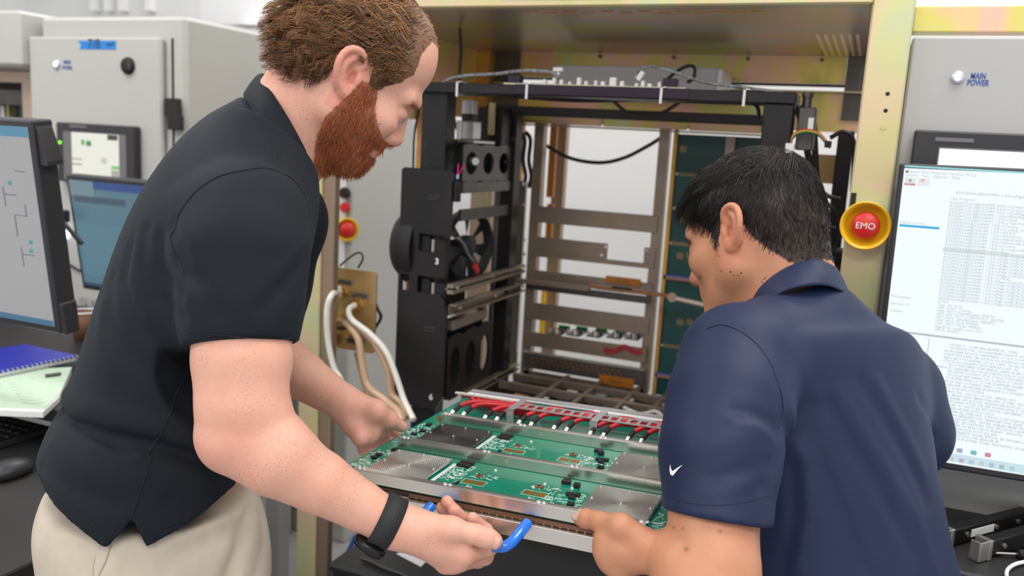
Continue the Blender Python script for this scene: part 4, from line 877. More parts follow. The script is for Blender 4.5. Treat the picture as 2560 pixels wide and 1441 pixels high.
# ------------------------------------------------------------------ black gantry
ga = empty('gantry', (-.57, 1.9, 0), 'black anodised handling gantry with crossbeam and two columns inside the bay', 'gantry')
YG = 1.75
part('column', Mx['black'], ga, lambda m: m.box((-.975, YG+.012, .6065), (-.911, YG+.060, 1.669), .002))
part('column', Mx['black'], ga, lambda m: m.box((-.214, YG, .6065), (-.158, YG+.05, 1.655), .002))
bm_ = part('crossbeam', Mx['black'], ga, lambda m: m.box((-.977, YG-.002, 1.656), (-.156, YG+.10, 1.678), .0015))
part('beam_plate', Mx['purple'], bm_, lambda m: m.box((-.74, YG-.0045, 1.658), (-.36, YG-.002, 1.679), .0006))
part('rear_beam', Mx['black'], ga, lambda m: m.box((-.96, 2.08, 1.625), (-.20, 2.11, 1.648), .002))
for (px, py) in ((1063, 360), (1063, 410)):
    q = onY(px, py, YG+.0116); part('hole', Mx['rubber'], ga, lambda m: m.cyl(q, q + V3(0, .002, 0), .005, n=12))
# electronics on the crossbeam
eb = empty('sensor_board', (-.52, 1.79, 1.678), 'narrow circuit board with white connectors lying on the black crossbeam', 'circuit board')
part('board', mat('tan_board', (.80, .74, .56), .5), eb, lambda m: m.box((-.77, YG+.004, 1.6785), (-.37, YG+.085, 1.6815)))
for px, w_, h_ in ((1362, 9, 12), (1386, 8, 16), (1404, 8, 12), (1425, 6, 8), (1448, 10, 18), (1466, 8, 10), (1490, 7, 12), (1508, 10, 10), (1533, 16, 20), (1556, 10, 12), (1592, 7, 8), (1608, 8, 14), (1625, 10, 8), (1650, 8, 12), (1668, 7, 10)):
    q = onY(px, 208, YG+.02); s_ = 1.9/FPX
    part('connector', Mx['white_pl'], eb, lambda m: m.box((q[0]-w_*s_*.5, q[1]-.005, 1.6815), (q[0]+w_*s_*.5, q[1]+.006, 1.6815+h_*s_), .001))
for px in (1283, 1672):
    q = onY(px, 208, YG+.01); part('end_block', Mx['purple'], eb, lambda m: m.box((q[0]-.012, q[1]-.004, 1.6785), (q[0]+.016, q[1]+.02, 1.699), .001))
def cable(name, pts, r, m, label, group=None, n=8, sub=8, cat='cable'): return thing(name, m, label, cat, lambda b: b.tube(pts, r, n=n, sub=sub), group)
Y1 = YG + .03
cable('sleeved_cable', [onY(x, y, Y1) for x, y in ((1098, 232), (1112, 204), (1160, 190), (1240, 185), (1310, 177), (1375, 180), (1398, 196))], .0042, mat('braided_sleeve', (.10, .10, .11), .5, noise=(200, (.45, .45, .45), 1)), 'grey braided cable arching over the left end of the black crossbeam')
cable('cable', [onY(x, y, Y1+.01) for x, y in ((1586, 200), (1592, 180), (1620, 166), (1650, 170), (1700, 185), (1760, 205), (1850, 218), (1960, 232))], .0034, mat('braided_sleeve', None), 'grey braided cable looping from the white plug to the right column')
cable('cable', [onY(x, y, Y1+.06) for x, y in ((1662, 205), (1690, 180), (1720, 165), (1736, 170), (1734, 195), (1718, 206))], .0036, Mx['rubber'], 'small black cable loop standing behind the crossbeam connectors')
thing('cable_plug', Mx['white_pl'], 'white cable plug lying tilted on top of the crossbeam', 'plug', lambda m: m.obox(onY(1602, 190, Y1), [nrm(V3(.5, 0, .8)), YY, nrm(V3(.8, 0, -.5))], (.010, .006, .005), .001))
thing('cable_plug', Mx['white_pl'], 'white t-shaped cable plug at the end of the braided cable', 'plug', lambda m: (m.box(onY(1382, 168, Y1), onY(1410, 180, Y1+.012), .001), m.box(onY(1391, 180, Y1), onY(1400, 200, Y1+.010), .001)))
for px, nm in ((1143, 'nearest the left end'), (1317, 'second from the left end'), (1653, 'third from the left end'), (1861, 'nearest the right end')):
    q = onY(px, 240, YG-.003); s_ = 1.9/FPX
    thing('cable_tie', Mx['white_pl'], 'white cable tie round the black crossbeam, ' + nm, 'cable tie', lambda m: (m.box((q[0]-.0025, YG-.0065, 1.648), (q[0]+.0025, YG-.0045, 1.681)), m.box((q[0]-.0025, YG-.0065, 1.6795), (q[0]+.010, YG+.02, 1.6815))), 'cable ties on the crossbeam')
cable('cable', [onY(x, y, YG+.09) for x, y in ((1120, 232), (1230, 235), (1330, 245), (1450, 252), (1600, 250), (1760, 250), (1880, 258), (1900, 300))], .004, Mx['rubber'], 'black cable running beneath the black crossbeam')
cable('cable', [onY(x, y, 2.0) for x, y in ((1530, 250), (1570, 282), (1620, 290), (1660, 280), (1700, 255))], .0042, Mx['rubber'], 'black cable sagging below the rear beam')
cable('cable', [onY(x, y, 1.9) for x, y in ((1150, 70), (1152, 140), (1148, 190), (1150, 225), (1135, 250), (1138, 310), (1160, 370), (1158, 420))], .0035, Mx['rubber'], 'thin black cable hanging down the left bay corner')
cable('cable', [onY(x, y, 1.9) for x, y in ((1060, 225), (1046, 280), (1036, 340), (1033, 425))], .003, Mx['rubber'], 'thin black cable curving outside the left gantry column')
# silver box on the rear shelf
sb = empty('power_supply', (-.6, 2.3, 1.69), 'silver grey power supply box lying on the rear rail under the shelf', 'power supply')
part('case', Mx['silverbox'], sb, lambda m: m.box((onY(1388, 168, 2.2)[0], 2.2, 1.695), (onY(1790, 200, 2.2)[0], 2.36, onY(1600, 166, 2.2)[2]), .002))
part('end_cap', Mx['alu'], sb, lambda m: m.box((onY(1790, 200, 2.2)[0], 2.203, 1.697), (onY(1803, 200, 2.2)[0], 2.357, onY(1600, 168, 2.2)[2]), .002))
# ------------------------------------------------------------------ left mechanism of the gantry
XL = -.883
lm = empty('latch_module', (-.94, 1.95, 0), 'black slotted latch plate numbered 3 and 6 with fans and vented sides behind it', 'latch module')
zt = lambda y: float(onY(1070, y, YG)[2])
def plate(m):
    z = [zt(q) for q in (422, 584, 628, 690, 732, 1018)]; x0, x1 = -1.010, -.878; y0, y1 = YG-.010, YG
    m.prism([(x0, z[1]), (x1, z[1]), (x1, z[0]-.006), (x1-.006, z[0]), (x0+.006, z[0]), (x0, z[0]-.006)], 1, y0, y1)
    m.box((x0, y0, z[3]), (x1-.010, y1, z[2])); m.box((x0, y0, z[2]), (x0+.008, y1, z[1])); m.box((x0, y0, z[4]), (x0+.008, y1, z[3]))
    m.box((x0+.030, y0, z[2]), (x0+.052, y1, z[1])); m.box((x0+.030, y0, z[4]), (x0+.052, y1, z[3]))
    m.prism([(x0, z[4]), (x1-.018, z[4]), (x1-.002, zt(775)), (x1-.002, zt(985)), (x1-.020, z[5]), (x0, z[5])], 1, y0, y1)
fp = part('front_plate', Mx['black'], lm, plate)
for (px, py) in ((1083, 494), (1073, 823)):
    q = onY(px, py, YG-.0105)
    part('slot', Mx['dark'], fp, lambda m: m.box(q - V3(.014, 0, .0035), q + V3(.014, .001, .0035), .0004)); part('slot_edge', Mx['grey_dk'], fp, lambda m: m.tube([q + V3(-.014, -.0004, .004), q + V3(.014, -.0004, .004), q + V3(.017, -.0004, 0), q + V3(.014, -.0004, -.004), q + V3(-.014, -.0004, -.004)], .0007, n=5, sub=1))
for (px, py) in ((1043, 465), (1092, 467), (1027, 849), (1074, 856)):
    q = onY(px, py, YG-.0104); part('screw', Mx['rubber'], fp, lambda m: m.cyl(q, q + V3(0, -.0008, 0), .0032, n=10))
text('lettering', '3', .020, onY(1092, 661, YG-.0103), XX, ZZ, Mx['white'], fp, 'CENTER', .0002, .0006); text('lettering', '6', .020, onY(1077, 1000, YG-.0103), XX, ZZ, Mx['white'], fp, 'CENTER', .0002, .0006)
for (py) in (604, 712):
    q = onY(1027, py, YG+.02); part('copper_tab', Mx['copper'], lm, lambda m: m.box(q - V3(.013, 0, .021), q + V3(.010, .004, .021)))
    q = onY(1083, py+10, YG-.004); part('pin', Mx['steel'], lm, lambda m: m.cyl(q - V3(0, 0, .014), q + V3(0, 0, .014), .0045, n=12)); part('bracket', Mx['dark'], lm, lambda m: (m.box(q + V3(-.035, .006, -.020), q + V3(-.012, .012, .02)), m.box(q + V3(-.035, .001, -.022), q + V3(.012, .012, -.0165)), m.box(q + V3(.006, .002, -.018), q + V3(.03, .03, .014))))
# inner side: vented panels
def vent_panel(zb, ztop, y0, y1, nm):
    n = 3; hy = (y1-y0)/n
    def f(m):
        c = (zb+ztop)/2
        for i in range(n):
            a = y0 + hy*i; cy = a + hy/2; R = hy*.33; K = 16; rz = (ztop-zb)*.30
            ring = [(cy + R*math.cos(2*math.pi*k/K), c + rz*math.sin(2*math.pi*k/K)) for k in range(K)]
            outr = []
            for (yy, z_) in ring:
                t = np.array([yy-cy, z_-c]); sc = min(hy/2/abs(t[0]) if abs(t[0]) > 1e-6 else 9e9, (ztop-zb)/2/abs(t[1]) if abs(t[1]) > 1e-6 else 9e9); outr.append((cy + t[0]*sc, c + t[1]*sc))
            for xx in (XL, XL-.006):
                m.add([(xx, *p) for p in ring] + [(xx, *p) for p in outr], [(k, (k+1) % K, K+(k+1) % K, K+k) for k in range(K)])
            m.add([(XL, *p) for p in ring] + [(XL-.006, *p) for p in ring], [(k, (k+1) % K, K+(k+1) % K, K+k) for k in range(K)])
    return part('vent_panel', Mx['black'] if nm else Mx['grey_dk'], lm, f)
part('backing', Mx['dark'], lm, lambda m: m.box((-.935, 1.765, .92), (-.93, 2.06, 1.10))); part('backing', Mx['dark'], lm, lambda m: m.box((-.935, 1.80, 1.44), (-.93, 2.09, 1.552))); part('backing', Mx['dark'], lm, lambda m: m.box((-.985, 1.79, 1.101), (-.98, 2.05, 1.30))); vent_panel(.93, 1.092, 1.765, 2.02, 1); vent_panel(1.455, 1.545, 1.80, 2.09, 0)
part('side_bar', Mx['grey_dk'], lm, lambda m: m.box((XL-.004, 1.80, 1.43), (XL+.004, 2.12, 1.455))); part('side_bar', Mx['grey_dk'], lm, lambda m: m.box((XL-.006, 1.80, 1.365), (XL+.002, 2.10, 1.392)))
part('rear_column', Mx['black'], lm, lambda m: m.box((-.925, 2.085, .85), (-.872, 2.13, 1.63), .002)); part('column_cap', Mx['grey_dk'], lm, lambda m: m.box((-.927, 2.083, 1.56), (-.870, 2.086, 1.566)))
for (px, py) in ((1269, 357), (1267, 405)):
    q = onY(px, py, 2.0845); part('screw', Mx['nickel'], lm, lambda m: m.cyl(q, q + V3(0, -.004, 0), .0055, n=12))
part('inner_rod', Mx['grey_dk'], lm, lambda m: m.cyl((-.90, 2.05, .95), (-.90, 2.05, 1.43), .006, n=12)); part('upper_block', Mx['black'], lm, lambda m: m.box((-.955, 2.02, 1.53), (-.885, 2.08, 1.64), .002))
# steel actuator
part('actuator', Mx['alu'], lm, lambda m: (m.box((-.955, 1.90, 1.555), (-.905, 1.94, 1.60), .003), m.box((-.945, 1.905, 1.615), (-.915, 1.935, 1.65), .002), m.cyl((-.945, 1.90, 1.545), (-.945, 1.90, 1.60), .008))); part('actuator_base', Mx['steel'], lm, lambda m: m.box((-.96, 1.86, 1.546), (-.884, 1.98, 1.555), .002)); part('actuator_motor', Mx['bezel'], lm, lambda m: m.box((-.942, 1.903, 1.60), (-.914, 1.938, 1.616)))
part('actuator_shaft', Mx['alu'], lm, lambda m: m.cyl((-.893, 1.87, 1.505), (-.874, 1.85, 1.505), .009, n=14)); part('bright_strip', Mx['chr_pale'], lm, lambda m: m.box((-.915, 2.0, 1.57), (-.90, 2.01, 1.65)))
# fans behind the plate
def fan(c, ax, r, nm):
    f = empty('cooling_fan', c, nm, 'fan', 'black cooling fans'); ax = nrm(ax); t = nrm(np.cross(ax, ZZ)); w = np.cross(ax, t)
    part('ring', Mx['dark'], f, lambda m: m.lathe(c, ax, [(r, -.015), (r*1.06, -.015), (r*1.06, .015), (r, .015), (r, -.015)], 32)); part('hub', Mx['bezel'], f, lambda m: m.lathe(c, ax, [(r*.32, -.012), (r*.32, .010), (r*.25, .013), (.0005, .014)], 20))
    for i in range(7):
        a = 2*math.pi*i/7; d = math.cos(a)*t + math.sin(a)*w; e = math.cos(a+.5)*t + math.sin(a+.5)*w
        part('fan_blade', Mx['bezel'], f, lambda m: m.add([c + d*r*.3 - ax*.006, c + d*r*.95 - ax*.008, c + e*r*.95 + ax*.006, c + e*r*.3 + ax*.004], [(0, 1, 2, 3)]))
fan(V3(-.93, 1.94, 1.29), V3(1, -.25, 0), .085, 'black cooling fan behind the latch plate numbered 3')
thing('fan_shroud', Mx['dark'], 'rounded black shroud bulging out left of the latch plate', 'shroud', lambda m: m.lathe(V3(-.985, 1.82, 1.295), XX, [(.02, -.06), (.075, -.055), (.095, -.03), (.098, 0), (.095, .01)], 32))
# pink-wired plug
thing('wire_plug', mat('clear_blue_plug', (.55, .72, .85), .3), 'pale blue plug with two pink wires hanging beside the vented panel', 'plug', lambda m: m.box(onX(1141, 436, -.878), onX(1147, 448, -.872)))
for k, (a, b) in enumerate((((1146, 410), (1144, 438)), ((1160, 412), (1146, 438)))):
    thing('pink_wire', mat('pink_wire', (.8, .03, .22), .4), 'pink wire running up from the pale blue plug, %s' % ('upright one' if k == 0 else 'slanting one'), 'wire', lambda m: m.tube([onX(*a, -.875), onX(*b, -.875)], .0012, n=6, sub=1))
thing('relay_block', Mx['dark'], 'small black relay block below the pink wires', 'relay', lambda m: (m.box(onX(1135, 452, -.876), onX(1152, 505, -.866), .001), m.box(onX(1138, 462, -.866), onX(1148, 478, -.864)), m.box(onX(1138, 484, -.866), onX(1148, 500, -.864))))
thing('red_connector', Mx['redbtn'], 'small red connector hanging inside the fan compartment', 'connector', lambda m: m.obox(onX(1190, 672, -.885), [nrm(V3(0, .6, -.6)), XX, nrm(V3(0, .6, .6))], (.014, .004, .008), .001))
cable('cable', [onX(x, y, -.885) for x, y in ((1145, 595), (1160, 612), (1170, 635), (1185, 655))], .003, mat('braided_sleeve', None), 'short braided cable leading to the small red connector')
# guide rails running into the machine
def rail(a, b, w, h, nm):
    a, b = np.asarray(a), np.asarray(b)
    r = empty('guide_rail', a, nm, 'rail', 'guide rails on the left bay side')
    part('channel', Mx['bronze'], r, lambda m: (m.box(a + V3(-w/2, 0, -h/2), b + V3(w/2, 0, -h/2+.004), .0006), m.box(a + V3(-w/2, 0, h/2-.004), b + V3(w/2, 0, h/2), .0006), m.box(a + V3(-w/2, 0, -h/2), b + V3(-w/2+.004, 0, h/2), .0006)))
    for t in (.05, .5, .93): q = a + (b-a)*t + V3(w/2, 0, 0); part('screw', Mx['nickel'], r, lambda m: m.cyl(q + V3(-.002, 0, .004), q + V3(.002, 0, .004), .004, n=10))
rail((-.876, 1.745, 1.208), (-.876, 2.19, 1.213), .020, .018, 'upper steel guide rail running back beside the fan')
rail((-.872, 1.755, 1.160), (-.872, 2.20, 1.160), .022, .026, 'lower steel guide rail just under the upper one')
rail((-.876, 1.86, .928), (-.876, 2.19, .928), .020, .018, 'bottom steel guide rail near the floor of the bay')
thing('rail_block', Mx['bronze'], 'short bronze block below the twin guide rails', 'block', lambda m: (m.box((-.900, 1.765, 1.108), (-.872, 1.96, 1.132), .002), m.box((-.900, 1.95, 1.112), (-.884, 1.98, 1.150), .002)))
# ------------------------------------------------------------------ card cage at the back
YR = 2.22
cc_ = empty('card_cage', (-.6, 2.25, 0), 'bronze steel card cage with stacked crossbars in the middle of the bay', 'card cage')
X0, X1 = onY(1335, 400, YR)[0], onY(1662, 400, YR)[0]
part('upright', Mx['bronze'], cc_, lambda m: m.box((X0-.004, YR, .90), (X0+.024, YR+.03, 1.615), .001)); part('upright', Mx['bronze'], cc_, lambda m: m.box((X1-.020, YR, .90), (X1+.006, YR+.03, 1.612), .001))
part('upright_edge', Mx['nickel'], cc_, lambda m: m.box((X0-.0185, YR-.005, .96), (X0-.0165, YR+.004, 1.45))); part('side_plate', Mx['grey_dk'], cc_, lambda m: m.box((X0-.045, YR+.01, .92), (X0-.021, YR+.016, 1.45)))
for py in (460, 512, 600, 635, 860, 905): q = onY(1311, py, YR+.009); part('screw', Mx['nickel'], cc_, lambda m: m.cyl(q, q + V3(0, -.004, 0), .005, n=10))
part('outer_post', Mx['chr_orange'], cc_, lambda m: m.box((X0-.075, YR+.02, .90), (X0-.050, YR+.05, 1.62), .001))
part('rear_upright', Mx['chr_dk'], cc_, lambda m: m.box((onY(1383, 400, 2.45)[0], 2.45, .9), (onY(1412, 400, 2.45)[0], 2.48, 1.66), .001))
part('amber_strip', Mx['kapton'], cc_, lambda m: m.box((onY(1371, 400, 2.40)[0], 2.40, 1.40), (onY(1388, 400, 2.40)[0], 2.41, 1.63))); part('yellow_tube', Mx['yellow'], cc_, lambda m: m.cyl((onY(1358, 760, 2.42)[0], 2.42, .95), (onY(1358, 760, 2.42)[0], 2.42, 1.16), .008)); part('amber_strip', Mx['kapton'], cc_, lambda m: m.box((onY(1365, 560, 2.40)[0], 2.40, 1.25), (onY(1380, 560, 2.40)[0], 2.41, 1.38)))
def bar(y0, y1, nm='crossbar', d=0.0, mt='bronze'):
    z1, z0 = float(onY(1345, y0, YR-.002+d)[2]), float(onY(1345, y1, YR-.002+d)[2])
    return part(nm, Mx[mt], cc_, lambda m: m.box((X0+.006, YR-.004+d, z0), (X1-.004, YR-.001+d, z1), .0008)), z0, z1
bar(515, 556)
b2, z0, z1 = bar(630, 642); zs = float(onY(1345, 592, YR-.002)[2]); zx = onY(1520, 620, YR)[0]; zx2 = onY(1612, 620, YR)[0]
part('crossbar', Mx['bronze'], cc_, lambda m: (m.box((X0+.006, YR-.004, z1), (zx, YR-.001, zs)), m.box((zx2, YR-.004, z1), (X1-.004, YR-.001, zs))))
for q in (onY(1515, 617, YR-.005), onY(1505, 638, YR-.005), onY(1618, 626, YR-.005)): part('screw', Mx['nickel'], cc_, lambda m: m.cyl(q, q + V3(0, -.003, 0), .004, n=10))
bar(676, 705); bar(708, 726, 'ledge', -.012, 'grey_dk'); bar(758, 800); bar(832, 868, 'crossbar', -.008); bar(881, 888, 'ledge', -.010, 'steel'); bar(930, 978, 'lower_panel', .004)
lb, z0, z1 = bar(888, 924, 'connector_strip', -.006, 'grey_dk')
for r_ in range(2):
    for i in range(18):
        q = V3(X0 + .034 + i*.0150 + r_*.006, YR-.0108, z1 - .009 - r_*.012 - 0*i); part('pin', Mx['copper'], lb, lambda m: m.cyl(q, q + V3(0, -.004, 0), .0036, n=8))
for (px, py, w_, h_) in ((1557, 703, 90, 18), (1540, 955, 92, 26)):
    q = onY(px, py, YR-.012); s_ = 2.3/FPX; f_ = part('film_connector', Mx['kapton'], cc_, lambda m: m.box(q - V3(w_*s_/2, 0, h_*s_/2), q + V3(w_*s_/2, .006, h_*s_/2), .001))
    for dx in (-.012, .0, .012): part('screw', Mx['copper'], f_, lambda m: m.cyl(q + V3(dx, 0, 0), q + V3(dx, -.002, 0), .004, n=8))
# circuit cards lying between the bars
for i, px in enumerate((1395, 1440, 1490, 1540, 1585)):
    q = onY(px, 828 + i*3, YR+.05); c_ = part('card', Mx['chip'], cc_, lambda m: m.box(q + V3(-.020, -.03, -.006), q + V3(.020, .06, -.003)))
    for k, cl in enumerate(('alu', 'gold', 'white_pl', 'chip')): e = q + V3(-.015 + k*.010, -.025 + (k % 2)*.02, -.003); part('component', Mx[cl], c_, lambda m: m.cyl(e, e + V3(0, 0, .012), .0038, n=8))
    part('card_edge', mat('green_led_strip', (.03, .35, .12), .4), c_, lambda m: m.box(q + V3(-.018, .055, -.003), q + V3(.016, .06, .006)))
for k in range(4): cable('wire', [onY(x, y + k*4, YR-.016) for x, y in ((1508, 868), (1535, 874), (1560, 862), (1590, 876), (1605, 872))], .0014, mat('red_wire', (.55, .03, .05), .4), 'thin red wire drooping over the grey card cage crossbar, %s of four' % ('topmost', 'second', 'third', 'lowest')[k], 'red wires in the card cage', 6, 6, 'wire')
# latch lever across the cage
lv = empty('latch_lever', onY(1570, 725, 2.14), 'brownish steel latch lever reaching across the card cage to the right', 'lever')
part('arm', Mx['copper'], lv, lambda m: m.box(onY(1472, 712, 2.14), onY(1672, 742, 2.15) + V3(0, 0, -.002), .001)); part('slot', Mx['dark'], lv, lambda m: m.box(onY(1490, 722, 2.1385), onY(1560, 732, 2.14))); part('grip', Mx['dark'], lv, lambda m: m.box(onY(1530, 716, 2.135), onY(1580, 726, 2.14), .001)); part('joint', Mx['bronze'], lv, lambda m: m.cyl(onY(1680, 744, 2.13), onY(1680, 744, 2.15), .012)); part('rod', mat('pale_rod', (.62, .5, .42), .4, .4), lv, lambda m: m.cyl(onY(1684, 746, 2.138), onY(1800, 772, 2.13), .0065, n=12))
thing('ledge_rail', Mx['bronze'], 'steel ledge rail in front of the middle card cage bars', 'rail', lambda m: m.box((X0-.01, 2.165, float(onY(1345, 703, 2.165)[2])-.012), (X0+.20, 2.185, float(onY(1345, 703, 2.165)[2])), .001))
# top rail of three gold panels
tr_ = empty('top_rail', (-.6, 2.2, 1.62), 'gold chromate top rail of three panels above the card cage', 'rail')
for a, b in ((1298, 1503), (1509, 1718), (1724, 1905)):
    part('panel', Mx['chr'], tr_, lambda m: m.box((onY(a, 300, 2.19)[0], 2.19, float(onY(1500, 316, 2.19)[2])), (onY(b, 300, 2.19)[0], 2.20, float(onY(1500, 272, 2.19)[2])), .001)); part('panel_seam', Mx['chr_pale'], tr_, lambda m: m.box((onY(b-2, 300, 2.187)[0], 2.187, float(onY(1500, 312, 2.19)[2])), (onY(b+5, 300, 2.187)[0], 2.20, float(onY(1500, 275, 2.19)[2]))))
part('rail_lip', Mx['chr_dk'], tr_, lambda m: m.box((onY(1298, 300, 2.18)[0], 2.175, float(onY(1500, 318, 2.18)[2])-.004), (onY(1905, 300, 2.18)[0], 2.20, float(onY(1500, 318, 2.18)[2]))))
# green backplane to the right of the cage
bp = empty('backplane', (-.42, 2.24, 0), 'tall dark green backplane board with gold contact strips standing right of the card cage', 'circuit board')
XB0, XB1 = onY(1670, 600, YR)[0], -.22
part('board', Mx['pcb_dk'], bp, lambda m: m.box((XB0, YR+.012, .90), (XB1, YR+.016, 1.60))); part('edge_strip', Mx['chr_orange'], bp, lambda m: m.box((XB0-.009, YR+.002, .90), (XB0+.001, YR+.02, 1.61))); part('divider', Mx['bronze'], bp, lambda m: m.box((onY(1815, 350, YR)[0], YR, 1.50), (onY(1838, 350, YR)[0], YR+.011, 1.60)))
for py in (434, 520, 608, 866): z_ = float(onY(1680, py, YR+.011)[2]); st_ = part('contact_strip', mat('dull_gold_contact', (.22, .17, .08), .45, .4), bp, lambda m: m.box((XB0+.006, YR+.0105, z_-.005), (XB1-.02, YR+.0122, z_+.004))); part('rivet', Mx['nickel'], st_, lambda m: m.cyl((XB0+.006, YR+.0105, z_), (XB0+.006, YR+.008, z_), .0035, n=8))
for py in (694, 942): z_ = float(onY(1680, py, YR+.009)[2]); st_ = part('card_guide', mat('pinkish_bar', (.30, .17, .14), .45), bp, lambda m: m.box((XB0-.004, YR+.002, z_-.006), (XB1-.02, YR+.0115, z_+.004))); part('blue_edge', mat('blue_strip', (.03, .08, .45), .4), st_, lambda m: m.box((XB0-.004, YR+.0015, z_+.0042), (XB1-.02, YR+.0115, z_+.0068)))
for py, n_ in ((373, 1), (550, 1), (640, 2), (806, 3), (890, 2)):
    for k in range(n_): q = onY(1700 + k*24 + (8 if n_ == 1 else 0), py, YR+.0108); part('contact_pad', mat('dull_gold_contact', None), bp, lambda m: m.box(q - V3(.009, 0, .008), q + V3(.009, .0012, .008)))
cable('cable', [onY(x, y, 2.3) for x, y in ((1340, 345), (1375, 370), (1430, 397), (1500, 407), (1560, 395), (1620, 365), (1655, 343))], .0052, Mx['rubber'], 'thick black cable hanging in a curve across the upper card cage opening')
for k, dx in enumerate((0, 14)): cable('cable', [onY(x+dx, y, 2.25) for x, y in ((1300, 330), (1312, 350), (1308, 400), (1314, 440), (1308, 470))], .006, Mx['rubber'], 'black cable running down behind the left card cage upright, %s one' % ('outer', 'inner')[k], 'cables behind the left upright')
# tray of electronics under the cage
ty = empty('electronics_tray', (-.6, 2.0, .90), 'dark electronics tray with bronze frames behind the green board', 'tray'); zT = .925
part('base', Mx['chip'], ty, lambda m: m.box((-.86, 1.72, zT-.03), (-.24, 2.215, zT-.024)))
for a, b in (((1240, 985), (1690, 1062)), ((1290, 958), (1700, 1030)), ((1335, 940), (1665, 992))):
    A_, B_ = onZ(*a, zT), onZ(*b, zT); part('frame_bar', Mx['bronze'], ty, lambda m: m.box((-.86, A_[1]-.008, zT-.02), (-.26, A_[1]+.008, zT), .001))
for px in (1330, 1440, 1560, 1650): A_ = onZ(px, 1000, zT); part('frame_bar', Mx['bronze'], ty, lambda m: m.box((A_[0]-.006, 1.74, zT-.02), (A_[0]+.006, 2.2, zT-.001), .001))
pal = ['chip', 'white_pl', 'grey_dk', 'pcb', 'gold', 'dark', 'alu', 'chip', 'pcb_dk', 'copper', 'hosew']
for i in range(110):
    x_, y_ = random.uniform(-.82, -.28), random.uniform(1.74, 2.18); w_, d_, h_ = random.uniform(.005, .024), random.uniform(.004, .014), random.uniform(.004, .018)
    part('component', Mx[random.choice(pal)], ty, lambda m: m.box((x_-w_, y_-d_, zT-.024), (x_+w_, y_+d_, zT-.024+h_), .001))
cable('coil_hose', [onZ(x, y, zT-.002) for x, y in ((1560, 1020), (1600, 1036), (1640, 1030), (1665, 1050), (1690, 1040))], .005, Mx['hosew'], 'pale curled tube lying in the electronics tray')
cable('wire', [onZ(x, y, zT) for x, y in ((1500, 1032), (1540, 1042), (1580, 1058), (1600, 1052))], .003, Mx['yellow'], 'short yellow wire lying in the electronics tray')
# yellow film scrap and gold foil by the plate
thing('foil_strip', mat('yellow_foil', (.62, .48, .03), .25, .5), 'crumpled yellow foil strip at the foot of the latch plate', 'foil', lambda m: m.tube([onZ(1118, 978, .93), onZ(1150, 968, .935), onZ(1180, 950, .94)], [.012, .010, .004], n=6, sub=4))
# ------------------------------------------------------------------ right side of the bay: cables behind the second man
for k, pts in enumerate([[(1990, 262), (2010, 330), (2025, 420), (2028, 520), (2030, 700)], [(2005, 262), (2032, 300), (2040, 420), (2052, 560), (2048, 760)], [(2000, 300), (2018, 380), (2030, 480), (2036, 640), (2040, 900)], [(2075, 345), (2110, 330), (2135, 360), (2130, 480)], [(2040, 510), (2070, 512), (2092, 540), (2096, 600), (2070, 640)], [(2036, 575), (2075, 570), (2110, 575)], [(2046, 470), (2070, 490), (2100, 498)], [(2048, 590), (2060, 640), (2090, 690), (2110, 720)]]):
    cable('cable', [onY(x, y, 1.86 + .02*(k % 3)) for x, y in pts], .0065 if k < 3 else .0045, Mx['rubber'], ['thick black cable dropping beside the right gantry column', 'black cable bulging out at the right gantry column', 'black cable hanging straight behind the person in navy', 'black cable arching into the right gold post', 'black cable loop level with the emergency stop', 'short black cable running level into the right gold post', 'black cable curving up to the gold plate', 'black cable slanting down below the emergency stop'][k], 'black cables in the right bay corner')
thing('bracket_plate', Mx['brassplate'], 'plain gold plate standing behind the black cables', 'plate', lambda m: m.box(onY(2030, 385, 2.1), onY(2083, 460, 2.104)))
thing('valve_block', Mx['grey_dk'], 'dark grey valve block with white label on the right gantry column', 'valve', lambda m: (m.box((-.150, 1.77, 1.57), (-.118, 1.82, 1.652), .002), m.cyl((-.138, 1.79, 1.652), (-.138, 1.79, 1.675), .009), m.cyl((-.138, 1.79, 1.672), (-.138, 1.79, 1.68), .011)))
thing('valve_label', Mx['white_pl'], 'small white label on the dark grey valve block', 'label', lambda m: m.box((-.130, 1.767, 1.608), (-.120, 1.7695, 1.632)))
thing('plug_housing', Mx['white_pl'], 'white four-way plug at the start of the rainbow wires', 'plug', lambda m: m.box(onY(1964, 358, 1.74), onY(1985, 384, 1.75), .001))
for k, cl in enumerate([(.6, .02, .02), (.75, .5, .02), (.02, .25, .05), (.02, .02, .02)]):
    cable('ribbon_wire', [onY(x, y + k*3, 1.745) for x, y in ((1976, 358), (1984, 335), (2010, 324), (2045, 330), (2066, 352), (2074, 362))], .0016, mat('ribbon_%d' % k, cl, .4), ['red', 'yellow', 'green', 'black'][k] + ' wire of the rainbow ribbon right of the gantry', 'rainbow ribbon wires', 6, 6, 'wire')
thing('ribbon_plug', Mx['dark'], 'black plug at the far end of the rainbow wires', 'plug', lambda m: m.box(onY(2062, 352, 1.74), onY(2078, 370, 1.75), .001))
thing('motor', Mx['dark'], 'black motor housing low behind the person in navy', 'motor', lambda m: (m.box(onY(2046, 622, 1.95), onY(2112, 720, 2.02), .004), m.box(onY(2052, 640, 1.94), onY(2100, 655, 1.95), .001), m.box(onY(2052, 690, 1.94), onY(2090, 708, 1.95), .001)))
thing('side_column', Mx['black'], 'black column standing behind the right cables', 'column', lambda m: m.box((-.085, 2.05, .2), (-.052, 2.10, 1.62), .002))

